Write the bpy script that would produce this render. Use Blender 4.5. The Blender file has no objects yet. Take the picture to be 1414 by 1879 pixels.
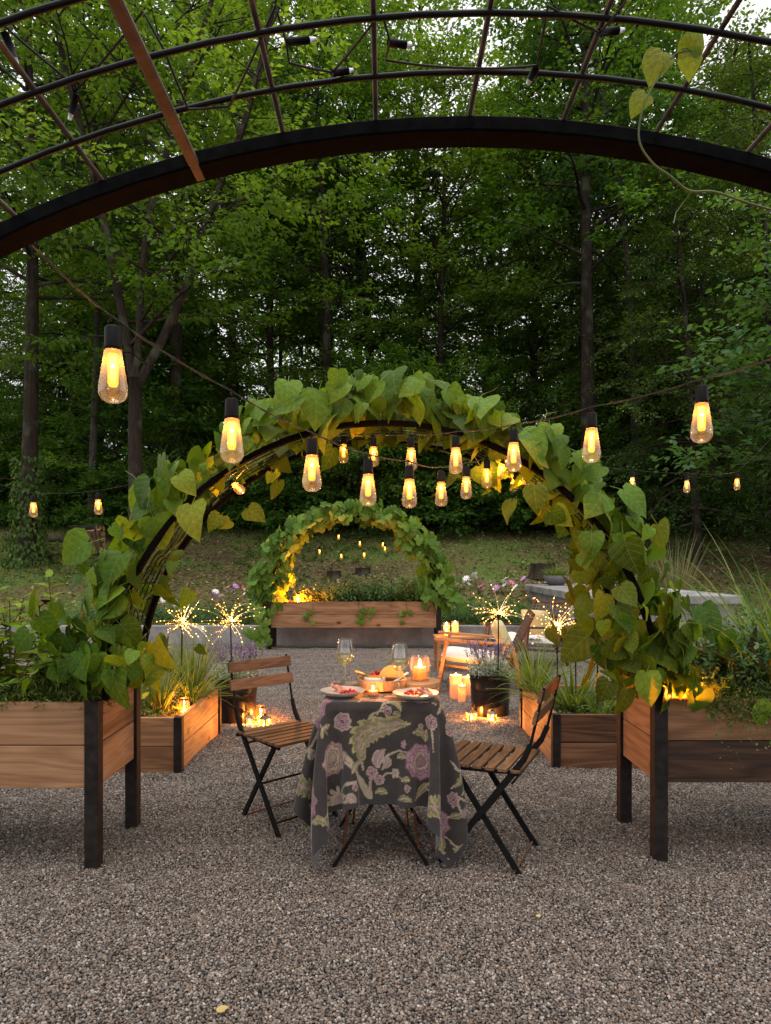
import bpy, bmesh, math, random
import numpy as np
from mathutils import Vector, Matrix, Euler

R_ = math.radians
scene = bpy.context.scene
C = scene.collection

# ------------------------------------------------------------------ camera
F, CX, HZ, CAMH = 1253.0, 707.0, 1030.0, 1.303      # focal length and horizon in photograph pixels, eye height in metres
cam_d = bpy.data.cameras.new('camera')
cam = bpy.data.objects.new('camera', cam_d); C.objects.link(cam)
cam.location = (0, 0, CAMH); cam.rotation_euler = (R_(90), 0, 0)
cam_d.sensor_fit = 'VERTICAL'; cam_d.sensor_height = 36.0; cam_d.lens = 36.0 * F / 1879.0
cam_d.shift_y = (HZ - 939.5) / 1879.0
cam_d.clip_start = 0.05; cam_d.clip_end = 600
scene.camera = cam

# ------------------------------------------------------------------ sky (white overcast at dusk), sun, exposure
SUN_EL, SUN_AZ = 82, 195
world = bpy.data.worlds.new('World'); scene.world = world; world.use_nodes = True
nt = world.node_tree; nt.nodes.clear()
wo = nt.nodes.new('ShaderNodeOutputWorld'); bg = nt.nodes.new('ShaderNodeBackground')
sky = nt.nodes.new('ShaderNodeTexSky'); sky.sky_type = 'NISHITA'; sky.sun_disc = False
sky.sun_elevation = R_(SUN_EL); sky.sun_rotation = R_(SUN_AZ); sky.dust_density = 4.0; sky.air_density = 1.0
mixw = nt.nodes.new('ShaderNodeMix'); mixw.data_type = 'RGBA'; mixw.inputs[0].default_value = 0.86
mixw.inputs[7].default_value = (10.2, 10.0, 10.0, 1)              # the even cloud layer
nt.links.new(sky.outputs[0], mixw.inputs[6]); nt.links.new(mixw.outputs[2], bg.inputs[0])
bg.inputs[1].default_value = 0.092
nt.links.new(bg.outputs[0], wo.inputs[0])

sun_d = bpy.data.lights.new('sun', 'SUN'); sun_d.energy = 1.5; sun_d.angle = R_(45); sun_d.color = (1.0, .97, .93)
sun = bpy.data.objects.new('sun', sun_d); C.objects.link(sun)
sun.rotation_euler = (R_(90 - SUN_EL), 0, R_(180 - SUN_AZ))
scene.view_settings.view_transform = 'Standard'; scene.view_settings.look = 'None'
scene.view_settings.exposure = 0.76; scene.view_settings.gamma = 1.0; scene.view_settings.use_curve_mapping = False
scene.cycles.use_denoising = True
scene.cycles.max_bounces = 7; scene.cycles.diffuse_bounces = 3; scene.cycles.glossy_bounces = 3
scene.cycles.transmission_bounces = 4; scene.cycles.transparent_max_bounces = 24
scene.cycles.sample_clamp_indirect = 4.0; scene.cycles.sample_clamp_direct = 0.0
scene.cycles.caustics_reflective = False; scene.cycles.caustics_refractive = False
scene.cycles.use_light_tree = True

# ------------------------------------------------------------------ helpers
def at(x, y, d):                       # photograph pixel at a distance d -> metres
    return Vector(((x - CX) * d / F, d, CAMH - (y - HZ) * d / F))
def on(x, y, z=0.0):                   # photograph pixel on the level z -> metres
    return at(x, y, F * (CAMH - z) / (y - HZ))

def lerp(a, b, t): return a + (b - a) * t

class MB:
    """collects geometry for ONE mesh"""
    def __init__(s): s.v = []; s.f = []; s.smooth = False
    def add(s, vs, fs):
        o = len(s.v); s.v += [tuple(p) for p in vs]; s.f += [tuple(i + o for i in f) for f in fs]; return s
    def box(s, x0, x1, y0, y1, z0, z1):
        return s.add([(x0,y0,z0),(x1,y0,z0),(x1,y1,z0),(x0,y1,z0),(x0,y0,z1),(x1,y0,z1),(x1,y1,z1),(x0,y1,z1)],
                     [(0,3,2,1),(4,5,6,7),(0,1,5,4),(1,2,6,5),(2,3,7,6),(3,0,4,7)])
    def bar(s, p, q, w, h, up=(0,0,1)):
        p, q = Vector(p), Vector(q); d = (q - p).normalized(); u = Vector(up)
        a = d.cross(u)
        if a.length < 1e-4: a = d.cross(Vector((1,0,0)))
        a.normalize(); b = a.cross(d)
        vs = [c + a * i * w / 2 + b * j * h / 2 for c in (p, q) for i, j in ((-1,-1),(1,-1),(1,1),(-1,1))]
        return s.add(vs, [(3,2,1,0),(4,5,6,7),(0,1,5,4),(1,2,6,5),(2,3,7,6),(3,0,4,7)])
    def tube(s, pts, rad, n=6, cap=True, closed=False):
        pts = [Vector(p) for p in pts]; m = len(pts)
        if not hasattr(rad, '__len__'): rad = [rad] * m
        prev = None; vs = []
        for i, p in enumerate(pts):
            t = (pts[(i+1) % m] - pts[i-1]) if closed else (pts[min(i+1, m-1)] - pts[max(i-1, 0)])
            t.normalize()
            if prev is None:
                a = t.cross(Vector((0,0,1)))
                if a.length < 1e-3: a = t.cross(Vector((1,0,0)))
            else:
                a = prev - t * prev.dot(t)
            a.normalize(); b = t.cross(a); prev = a
            for k in range(n):
                w = 2 * math.pi * k / n
                vs.append(p + (a * math.cos(w) + b * math.sin(w)) * rad[i])
        fs = []
        for i in range(m if closed else m - 1):
            j = (i + 1) % m
            for k in range(n):
                l = (k + 1) % n
                fs.append((i*n+k, j*n+k, j*n+l, i*n+l)[::-1])
        if cap and not closed:
            fs.append(tuple(range(n))); fs.append(tuple(range((m-1)*n, m*n))[::-1])
        return s.add(vs, fs)
    def lathe(s, prof, n=24, c=(0,0,0), cap=False):
        vs = []; m = len(prof)
        for r, z in prof:
            for k in range(n):
                w = 2*math.pi*k/n
                vs.append((c[0]+r*math.cos(w), c[1]+r*math.sin(w), c[2]+z))
        fs = [(i*n+k, i*n+(k+1)%n, (i+1)*n+(k+1)%n, (i+1)*n+k) for i in range(m-1) for k in range(n)]
        if cap:
            fs.append(tuple(range(n))[::-1]); fs.append(tuple(range((m-1)*n, m*n)))
        return s.add(vs, fs)
    def ball(s, c, r, sub=1, sc=(1,1,1)):
        v, f = ICO[sub]
        return s.add([(c[0]+p[0]*r*sc[0], c[1]+p[1]*r*sc[1], c[2]+p[2]*r*sc[2]) for p in v], f)
    def grid(s, fn, nu, nv):
        vs = [fn(i/(nu-1), j/(nv-1)) for j in range(nv) for i in range(nu)]
        return s.add(vs, [(j*nu+i, j*nu+i+1, (j+1)*nu+i+1, (j+1)*nu+i) for j in range(nv-1) for i in range(nu-1)])
    def mesh(s, name, bevel=0.0, smooth=False, seg=2):
        me = bpy.data.meshes.new(name)
        if bevel > 0:
            bm = bmesh.new(); vs = [bm.verts.new(p) for p in s.v]
            for f in s.f:
                try: bm.faces.new([vs[i] for i in f])
                except ValueError: pass
            bmesh.ops.recalc_face_normals(bm, faces=bm.faces)
            bmesh.ops.bevel(bm, geom=[e for e in bm.edges if len(e.link_faces) == 2 and e.calc_face_angle(0) > .6],
                            offset=bevel, segments=seg, profile=.6, affect='EDGES', clamp_overlap=True)
            bm.to_mesh(me); bm.free()
        else:
            me.from_pydata(s.v, [], s.f)
        if smooth: me.polygons.foreach_set('use_smooth', [True]*len(me.polygons))
        me.update()
        return me
    def build(s, name, mat, parent=None, loc=(0,0,0), rot=(0,0,0), bevel=0.0, smooth=False, seg=2):
        return obj(name, s.mesh(name, bevel, smooth, seg), mat, parent, loc, rot)

def _ico(sub):
    bm = bmesh.new(); bmesh.ops.create_icosphere(bm, subdivisions=sub, radius=1)
    v = [tuple(p.co) for p in bm.verts]; f = [tuple(q.index for q in p.verts) for p in bm.faces]; bm.free(); return v, f
ICO = {k: _ico(k) for k in (1, 2, 3)}

def obj(name, me, mat, parent=None, loc=(0,0,0), rot=(0,0,0)):
    o = bpy.data.objects.new(name, me); C.objects.link(o)
    if mat is not None and not me.materials: me.materials.append(mat)
    o.location = loc; o.rotation_euler = rot
    if parent is not None: o.parent = parent
    return o
def tag(o, label=None, cat=None, group=None, kind=None):
    if label: o['label'] = label
    if cat: o['category'] = cat
    if group: o['group'] = group
    if kind: o['kind'] = kind
    return o
def thing(name, label, cat, loc=(0,0,0), rotz=0.0, group=None):
    o = bpy.data.objects.new(name, None); C.objects.link(o); o.empty_display_size = .1
    o.location = loc; o.rotation_euler = (0, 0, rotz)
    return tag(o, label, cat, group)
def copy_tree(o, parent=None):
    c = o.copy(); C.objects.link(c); c.parent = parent
    for ch in list(o.children): copy_tree(ch, c)
    return c
def lamp(parent, loc, watt, col, radius=.012, name='glow'):
    l = bpy.data.lights.new(name, 'POINT'); l.energy = watt; l.color = col; l.shadow_soft_size = radius
    o = bpy.data.objects.new(name, l); C.objects.link(o); o.parent = parent; o.location = loc
    return o

def np_mesh(name, verts, faces, tint=None, smooth=False, col=None):
    """fast mesh from arrays; faces (M,k); optional per-vertex 'tint' float or 'col' colour"""
    me = bpy.data.meshes.new(name)
    verts = np.asarray(verts, np.float32); faces = np.asarray(faces, np.int32)
    n, k = faces.shape
    me.vertices.add(len(verts)); me.vertices.foreach_set('co', verts.ravel())
    me.loops.add(n*k); me.loops.foreach_set('vertex_index', faces.ravel())
    me.polygons.add(n); me.polygons.foreach_set('loop_start', np.arange(0, n*k, k, dtype=np.int32))
    if smooth: me.polygons.foreach_set('use_smooth', np.ones(n, bool))
    me.update(calc_edges=True)
    if tint is not None:
        a = me.attributes.new('tint', 'FLOAT', 'POINT'); a.data.foreach_set('value', np.asarray(tint, np.float32))
    if col is not None:
        a = me.attributes.new('col', 'FLOAT_COLOR', 'POINT')
        c4 = np.ones((len(verts), 4), np.float32); c4[:, :3] = col; a.data.foreach_set('color', c4.ravel())
    return me

def unit(a): return a / np.maximum(np.linalg.norm(a, axis=-1, keepdims=True), 1e-9)
def scatter(tv, tf, P, D, N, S):
    """template (tv: k,3 with y along the leaf; tf: m,q) placed N times -> verts, faces"""
    tv = np.asarray(tv, float); tf = np.asarray(tf, int); P = np.asarray(P, float)
    D = unit(np.asarray(D, float)); N = np.asarray(N, float); N = unit(N - D * (N*D).sum(-1, keepdims=True))
    X = np.cross(D, N); S = np.asarray(S, float)
    if S.ndim == 1: S = np.stack([S, S, S], 1)
    T = tv[None] * S[:, None, :]
    V = P[:, None] + T[..., 0:1]*X[:, None] + T[..., 1:2]*D[:, None] + T[..., 2:3]*N[:, None]
    k = len(tv); Fa = tf[None] + (np.arange(len(P))*k)[:, None, None]
    return V.reshape(-1, 3), Fa.reshape(-1, tf.shape[1])
LEAF4 = (np.array([(0,0,0),(.30,.42,.05),(0,1,-.06),(-.30,.42,.05)]), np.array([(0,1,2),(0,2,3)]))
LEAF6 = (np.array([(0,0,0),(.26,.25,.06),(.24,.62,.05),(0,1,-.10),(-.24,.62,.05),(-.26,.25,.06)]), np.array([(0,1,2),(0,2,3),(0,3,4),(0,4,5)]))

# ------------------------------------------------------------------ materials
M = {}
def new_mat(name):
    m = bpy.data.materials.new(name); m.use_nodes = True; m.node_tree.nodes.clear(); M[name] = m
    return m, m.node_tree.nodes, m.node_tree.links
def node(ns, typ, **kw):
    n = ns.new(typ)
    for k, v in kw.items():
        if k.startswith('i_'):
            n.inputs[k[2:].replace('_', ' ')].default_value = v
        else: setattr(n, k, v)
    return n
def ramp(ns, pts):
    r = ns.new('ShaderNodeValToRGB'); e = r.color_ramp.elements
    while len(e) < len(pts): e.new(.5)
    for q, (p, c) in zip(e, pts): q.position = p; q.color = (*c, 1) if len(c) == 3 else c
    return r
def math_n(ns, ls, op, a, b=None, c=None):
    n = ns.new('ShaderNodeMath'); n.operation = op
    for i, v in enumerate((a, b, c)):
        if v is None: continue
        if isinstance(v, (int, float)): n.inputs[i].default_value = v
        else: ls.new(v, n.inputs[i])
    return n.outputs[0]
def out(ns, ls, sh):
    o = ns.new('ShaderNodeOutputMaterial'); ls.new(sh, o.inputs[0])

def plain(name, col, rough=.6, metal=0.0, noise=.12, scale=30, bump=0.0, spec=.4):
    m, ns, ls = new_mat(name)
    p = node(ns, 'ShaderNodeBsdfPrincipled', i_Roughness=rough, i_Metallic=metal); p.inputs['Specular IOR Level'].default_value = spec
    tc = node(ns, 'ShaderNodeTexCoord'); nz = node(ns, 'ShaderNodeTexNoise', i_Scale=scale, i_Detail=4.0)
    ls.new(tc.outputs['Object'], nz.inputs['Vector'])
    r = ramp(ns, [(.25, tuple(c*(1-noise*2.2) for c in col)), (.75, tuple(min(1, c*(1+noise*1.6)) for c in col))])
    ls.new(nz.outputs[0], r.inputs[0]); ls.new(r.outputs[0], p.inputs['Base Color'])
    if bump:
        b = node(ns, 'ShaderNodeBump', i_Strength=bump, i_Distance=.004); ls.new(nz.outputs[0], b.inputs['Height']); ls.new(b.outputs[0], p.inputs['Normal'])
    out(ns, ls, p.outputs[0]); return m

def foliage(name, dark, mid, light, trans=.35, rough=.55, attr=True, spec=.14, old=None, veins=False, tcol=None):
    """leaf: principled + translucent; colour varied by the stored 'tint' or by a random number for each object"""
    m, ns, ls = new_mat(name)
    r = ramp(ns, [(0, dark), (.5, mid), (1, light)] if old is None else [(0, dark), (.5, mid), (.86, light), (1, old)])
    if attr:
        a = node(ns, 'ShaderNodeAttribute', attribute_name='tint'); ls.new(a.outputs['Fac'], r.inputs[0])
    else:
        a = node(ns, 'ShaderNodeObjectInfo'); ls.new(a.outputs['Random'], r.inputs[0])
    col = r.outputs[0]; nrm = None
    if veins:
        tc = node(ns, 'ShaderNodeTexCoord'); sx = node(ns, 'ShaderNodeSeparateXYZ'); ls.new(tc.outputs['Object'], sx.inputs[0])
        ax = math_n(ns, ls, 'ABSOLUTE', sx.outputs[0])
        v = math_n(ns, ls, 'SUBTRACT', sx.outputs[1], math_n(ns, ls, 'MULTIPLY', ax, .75))
        w = math_n(ns, ls, 'PINGPONG', math_n(ns, ls, 'MULTIPLY', v, 4.3), .5)     # side veins
        side = math_n(ns, ls, 'LESS_THAN', w, .035)
        mid_ = math_n(ns, ls, 'LESS_THAN', ax, .012)
        vein = math_n(ns, ls, 'MAXIMUM', side, mid_)
        nz = node(ns, 'ShaderNodeTexNoise', i_Scale=7.0, i_Detail=5.0); ls.new(tc.outputs['Object'], nz.inputs['Vector'])
        mx = node(ns, 'ShaderNodeMix', data_type='RGBA', blend_type='MULTIPLY'); mx.inputs[0].default_value = .7
        rr = ramp(ns, [(.3, (.62, .62, .62)), (.7, (1.25, 1.25, 1.15))]); ls.new(nz.outputs[0], rr.inputs[0])
        ls.new(col, mx.inputs[6]); ls.new(rr.outputs[0], mx.inputs[7])
        m2 = node(ns, 'ShaderNodeMix', data_type='RGBA'); ls.new(math_n(ns, ls, 'MULTIPLY', vein, .30), m2.inputs[0])
        ls.new(mx.outputs[2], m2.inputs[6]); m2.inputs[7].default_value = (.22, .28, .09, 1)
        col = m2.outputs[2]
        bp = node(ns, 'ShaderNodeBump', i_Strength=.22, i_Distance=.02)
        ls.new(math_n(ns, ls, 'ADD', math_n(ns, ls, 'MINIMUM', w, .25), math_n(ns, ls, 'MULTIPLY', nz.outputs[0], .5)), bp.inputs['Height']); nrm = bp.outputs[0]
    p = node(ns, 'ShaderNodeBsdfPrincipled', i_Roughness=rough); p.inputs['Specular IOR Level'].default_value = spec
    ls.new(col, p.inputs['Base Color'])
    t = node(ns, 'ShaderNodeBsdfTranslucent')
    tm = node(ns, 'ShaderNodeMix', data_type='RGBA', blend_type='MULTIPLY'); tm.inputs[0].default_value = 1
    ls.new(col, tm.inputs[6]); tm.inputs[7].default_value = (*(tcol or (2.1, 1.5, .35)), 1)
    ls.new(tm.outputs[2], t.inputs[0])
    if nrm: ls.new(nrm, p.inputs['Normal']); ls.new(nrm, t.inputs['Normal'])
    mx = node(ns, 'ShaderNodeMixShader'); mx.inputs[0].default_value = trans
    ls.new(p.outputs[0], mx.inputs[1]); ls.new(t.outputs[0], mx.inputs[2]); out(ns, ls, mx.outputs[0]); return m

def wood(name, c0, c1, c2, rough=.62, knots=True, scale=1.0, axis=0, rnd=1.0, stain=False):
    """planks: grain runs along the local axis, each plank shifted by its own random number"""
    m, ns, ls = new_mat(name)
    tc = node(ns, 'ShaderNodeTexCoord'); oi = node(ns, 'ShaderNodeObjectInfo')
    off = node(ns, 'ShaderNodeCombineXYZ')
    for i, k in enumerate((37.0, 11.0, 23.0)): ls.new(math_n(ns, ls, 'MULTIPLY', oi.outputs['Random'], k), off.inputs[i])
    ad = node(ns, 'ShaderNodeVectorMath', operation='ADD'); ls.new(tc.outputs['Object'], ad.inputs[0]); ls.new(off.outputs[0], ad.inputs[1])
    mp = node(ns, 'ShaderNodeMapping'); s = [9*scale]*3; s[axis] = .9*scale; mp.inputs['Scale'].default_value = s
    ls.new(ad.outputs[0], mp.inputs[0])
    n1 = node(ns, 'ShaderNodeTexNoise', i_Scale=1.0, i_Detail=2.0, i_Distortion=.6); ls.new(mp.outputs[0], n1.inputs['Vector'])
    rings = math_n(ns, ls, 'PINGPONG', math_n(ns, ls, 'MULTIPLY', n1.outputs[0], 14.0), 1.0)
    mp2 = node(ns, 'ShaderNodeMapping'); s = [160*scale]*3; s[axis] = 5*scale; mp2.inputs['Scale'].default_value = s
    ls.new(ad.outputs[0], mp2.inputs[0])
    n2 = node(ns, 'ShaderNodeTexNoise', i_Scale=1.0, i_Detail=3.0); ls.new(mp2.outputs[0], n2.inputs['Vector'])
    g = math_n(ns, ls, 'ADD', math_n(ns, ls, 'MULTIPLY', rings, .42), math_n(ns, ls, 'MULTIPLY', n2.outputs[0], .58))
    n3 = node(ns, 'ShaderNodeTexNoise', i_Scale=.35, i_Detail=3.0); ls.new(mp.outputs[0], n3.inputs['Vector'])
    g = math_n(ns, ls, 'ADD', g, math_n(ns, ls, 'MULTIPLY', math_n(ns, ls, 'SUBTRACT', n3.outputs[0], .5), 1.0))
    g = math_n(ns, ls, 'ADD', g, math_n(ns, ls, 'MULTIPLY', math_n(ns, ls, 'SUBTRACT', oi.outputs['Random'], .5), .45*rnd))
    r = ramp(ns, [(.12, c0), (.5, c1), (.9, c2)]); ls.new(g, r.inputs[0]); col = r.outputs[0]
    if knots:
        mp3 = node(ns, 'ShaderNodeMapping'); s = [5.0]*3; s[axis] = 3.4; mp3.inputs['Scale'].default_value = s; ls.new(ad.outputs[0], mp3.inputs[0])
        vo = node(ns, 'ShaderNodeTexVoronoi', i_Scale=1.0); ls.new(mp3.outputs[0], vo.inputs['Vector'])
        kr = ramp(ns, [(.035, (.05,.022,.012)), (.075, (.45,.36,.30)), (.16, (1,1,1))]); ls.new(vo.outputs['Distance'], kr.inputs[0])
        mx = node(ns, 'ShaderNodeMix', data_type='RGBA', blend_type='MULTIPLY'); mx.inputs[0].default_value = 1
        ls.new(col, mx.inputs[6]); ls.new(kr.outputs[0], mx.inputs[7]); col = mx.outputs[2]
    if stain:                                   # water marks running along the plank
        mp4 = node(ns, 'ShaderNodeMapping'); s = [7.0]*3; s[axis] = .55; mp4.inputs['Scale'].default_value = s; ls.new(ad.outputs[0], mp4.inputs[0])
        n4 = node(ns, 'ShaderNodeTexNoise', i_Scale=1.0, i_Detail=4.0); ls.new(mp4.outputs[0], n4.inputs['Vector'])
        sr = ramp(ns, [(.30, (.34,.31,.29)), (.40, (.80,.78,.76)), (.55, (1,1,1))]); ls.new(n4.outputs[0], sr.inputs[0])
        mx = node(ns, 'ShaderNodeMix', data_type='RGBA', blend_type='MULTIPLY'); mx.inputs[0].default_value = 1
        ls.new(col, mx.inputs[6]); ls.new(sr.outputs[0], mx.inputs[7]); col = mx.outputs[2]
    p = node(ns, 'ShaderNodeBsdfPrincipled', i_Roughness=rough); p.inputs['Specular IOR Level'].default_value = .3
    ls.new(col, p.inputs['Base Color'])
    b = node(ns, 'ShaderNodeBump', i_Strength=.35, i_Distance=.002); ls.new(g, b.inputs['Height']); ls.new(b.outputs[0], p.inputs['Normal'])
    out(ns, ls, p.outputs[0]); return m

def emit(name, col, strength):
    m, ns, ls = new_mat(name)
    e = node(ns, 'ShaderNodeEmission', i_Strength=strength); e.inputs[0].default_value = (*col, 1)
    t = node(ns, 'ShaderNodeBsdfTransparent'); a = node(ns, 'ShaderNodeAddShader'); ls.new(e.outputs[0], a.inputs[0]); ls.new(t.outputs[0], a.inputs[1])   # glowing gas and coils let light through
    out(ns, ls, a.outputs[0]); m.cycles.emission_sampling = 'NONE'; return m
def thin_glass(name, tint=(1,1,1), refl=.06, rough=.03, edge=.55, glow_haze=0.0, hcol=(1,.5,.12)):
    """thin clear glass: light passes straight through, rim and face reflect"""
    m, ns, ls = new_mat(name)
    t = node(ns, 'ShaderNodeBsdfTransparent'); t.inputs[0].default_value = (*tint, 1)
    g = node(ns, 'ShaderNodeBsdfGlossy', i_Roughness=rough); g.inputs[0].default_value = (1, 1, 1, 1)
    lw = node(ns, 'ShaderNodeLayerWeight', i_Blend=.25)
    f = math_n(ns, ls, 'ADD', math_n(ns, ls, 'MULTIPLY', lw.outputs['Facing'], edge), refl)
    f = math_n(ns, ls, 'MINIMUM', f, .9)
    mx = node(ns, 'ShaderNodeMixShader'); ls.new(f, mx.inputs[0]); ls.new(t.outputs[0], mx.inputs[1]); ls.new(g.outputs[0], mx.inputs[2])
    if glow_haze:                                    # warm translucent share added to imitate bloom around the lights
        h = node(ns, 'ShaderNodeBsdfTranslucent'); h.inputs[0].default_value = (*hcol, 1); m3 = node(ns, 'ShaderNodeMixShader'); m3.inputs[0].default_value = glow_haze
        ls.new(mx.outputs[0], m3.inputs[1]); ls.new(h.outputs[0], m3.inputs[2]); mx = m3
    out(ns, ls, mx.outputs[0]); return m
def attr_mat(name, rough=.8, spec=.25, bump=0, bscale=400, sheen=0.0):
    m, ns, ls = new_mat(name)
    a = node(ns, 'ShaderNodeAttribute', attribute_name='col')
    p = node(ns, 'ShaderNodeBsdfPrincipled', i_Roughness=rough); p.inputs['Specular IOR Level'].default_value = spec
    tc = node(ns, 'ShaderNodeTexCoord'); nz = node(ns, 'ShaderNodeTexNoise', i_Scale=float(bscale), i_Detail=2.0); ls.new(tc.outputs['Object'], nz.inputs['Vector'])
    r = ramp(ns, [(.3, (.72,.72,.72)), (.7, (1.2,1.2,1.2))]); ls.new(nz.outputs[0], r.inputs[0])
    mx = node(ns, 'ShaderNodeMix', data_type='RGBA', blend_type='MULTIPLY'); mx.inputs[0].default_value = 1
    ls.new(a.outputs['Color'], mx.inputs[6]); ls.new(r.outputs[0], mx.inputs[7]); ls.new(mx.outputs[2], p.inputs['Base Color'])
    if bump:
        b = node(ns, 'ShaderNodeBump', i_Strength=bump, i_Distance=.002); ls.new(nz.outputs[0], b.inputs['Height']); ls.new(b.outputs[0], p.inputs['Normal'])
    if sheen: p.inputs['Sheen Weight'].default_value = sheen
    out(ns, ls, p.outputs[0]); return m

WARM = (1.0, .34, .06)
plain('black_steel', (.0035, .0034, .0034), rough=.65, metal=.0, noise=.3, scale=60, spec=.18)
plain('hoop_black', (.0045,.0042,.0042), rough=.9, noise=.3, scale=60, spec=.03)
plain('brown_steel', (.085, .042, .028), rough=.6, noise=.35, scale=45)  # brown-toned steel, also on the near arch's cross rods
plain('dark_post', (.016, .013, .0115), rough=.7, noise=.35, scale=25, spec=.15)
plain('soil', (.030, .021, .015), rough=.95, noise=.5, scale=40, bump=.8)
wood('cedar', (.150, .072, .033), (.265, .138, .066), (.345, .198, .105), stain=True)  # warm light on the bed fronts is mixed into this orange base
wood('cedar_black', (.014, .0065, .0035), (.042, .020, .010), (.080, .040, .020), knots=False)
wood('cedar_dark', (.040, .019, .010), (.105, .050, .025), (.19, .10, .052), knots=False)
wood('acacia', (.060, .030, .014), (.125, .066, .032), (.20, .112, .058), rough=.5, knots=False, scale=2.2, rnd=.6)
wood('teak', (.20, .085, .032), (.36, .165, .068), (.48, .25, .115), rough=.5, knots=False, scale=2.0, rnd=.5)
wood('bark_wood', (.05, .03, .018), (.15, .09, .05), (.30, .19, .10), knots=False, scale=3)

# ================================================================== THE SETTING
rng = np.random.default_rng(7)
def vnoise(x, y, s, seed=0):
    """cheap smooth noise from sines"""
    x = np.asarray(x, float)/s + seed*1.7; y = np.asarray(y, float)/s - seed*2.3
    return (np.sin(x*1.0+1.3*np.sin(y*.7))+np.sin(y*1.1+1.7*np.sin(x*.6+2))+np.sin((x+y)*.8+.5))/3
def ter(x, y):
    """height of the lawn and the woodland floor behind the low wall"""
    x = np.asarray(x, float); y = np.asarray(y, float)
    t = np.maximum(y-10.9, 0)
    z = .26 + .06*np.minimum(t, 1.3) + .205*np.clip(t-1.3, 0, 9.5) + .12*np.clip(t-10.8, 0, 200)
    return z + .07*vnoise(x, y, 2.1)*np.clip(t/2, 0, 1) + .2*vnoise(x, y, 7, 3)*np.clip(t/8, 0, 1)

# gravel court: one base sheet, real pebbles lying on it
m, ns, ls = new_mat('gravel_base')
tc = node(ns, 'ShaderNodeTexCoord'); vo = node(ns, 'ShaderNodeTexVoronoi', i_Scale=95.0); ls.new(tc.outputs['Object'], vo.inputs['Vector'])
r = ramp(ns, [(0, (.026,.022,.018)), (.35, (.066,.057,.05)), (.7, (.105,.092,.08)), (1, (.18,.165,.15))])
sp = node(ns, 'ShaderNodeSeparateColor'); ls.new(vo.outputs['Color'], sp.inputs[0]); ls.new(sp.outputs[0], r.inputs[0])
p = node(ns, 'ShaderNodeBsdfPrincipled', i_Roughness=.9); ls.new(r.outputs[0], p.inputs['Base Color'])
b = node(ns, 'ShaderNodeBump', i_Strength=1.0, i_Distance=.008); b.invert = True
ls.new(vo.outputs['Distance'], b.inputs['Height']); ls.new(b.outputs[0], p.inputs['Normal']); out(ns, ls, p.outputs[0])
gx = np.linspace(-40, 40, 41); gy = np.linspace(-30, 10.95, 22)
mb = MB(); mb.grid(lambda u, v: (-60+120*u, -60+70.95*v, 0.0), 13, 9)
gravel = mb.build('gravel_ground', M['gravel_base']); tag(gravel, kind='structure')

attr_mat('pebble', rough=.75, spec=.3, bscale=500)
def pebble_tile(seed, sp, r0):
    g = np.random.default_rng(seed); n = int(1/sp)
    ii, jj = np.meshgrid(np.arange(n), np.arange(n)); N = n*n
    P = np.stack([(ii.ravel()+.5+g.normal(0,.33,N))/n-.5, (jj.ravel()+.5*(ii.ravel()%2)+g.normal(0,.33,N))/n-.5, g.uniform(.000,.006,N)], 1)
    for kx, ky, am in ((1,0,.006),(0,1,.006),(2,1,.008),(1,-3,.007),(4,2,.004),(3,-4,.003)): P[:,2] += am*(1+np.sin(2*np.pi*(kx*P[:,0]+ky*P[:,1])+1.3*kx+ky*2.1))*.5     # scuffed dips and ridges, the same at every tile edge
    v, f = ICO[1]; v = np.array(v); S = np.stack([g.lognormal(0,.28,N)*r0, g.lognormal(0,.28,N)*r0, g.lognormal(-.35,.25,N)*r0], 1)
    ang = g.uniform(0, 2*np.pi, N); D = np.stack([np.cos(ang), np.sin(ang), g.normal(0,.3,N)], 1); Nn = np.stack([g.normal(0,.35,N), g.normal(0,.35,N), np.ones(N)], 1)
    V, Fa = scatter(v, f, P, D, Nn, S)
    pal = np.array([(.30,.265,.235),(.44,.40,.36),(.17,.15,.135),(.25,.235,.225),(.60,.56,.52),(.40,.31,.24),(.34,.25,.19),(.085,.078,.072),(.80,.77,.73),(.30,.295,.30)])
    pr = np.array([.2,.17,.14,.13,.1,.08,.05,.07,.03,.03]); c = pal[g.choice(len(pal), N, p=pr/pr.sum())]*g.uniform(.8,1.2,(N,1))*np.array([.415,.392,.368])
    me = np_mesh('pebbles', V, Fa, col=np.repeat(c, len(v), 0), smooth=True); me.materials.append(M['pebble']); return me
tiles = [pebble_tile(s, .0076, .0051) for s in (1, 2, 3)]
k = 0
for y in range(0, 11):
    half = int(math.ceil(.62*(y+1.2)))+1
    for x in range(-min(half, 7), min(half, 7)+1):
        yy = y+.6
        if yy > 10.3: continue
        k += 1
        o = obj('pebbles', tiles[(k*k+x) % 3], None, gravel, (x, yy, .0), (0, 0, 0)); o['kind'] = 'stuff'

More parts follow.
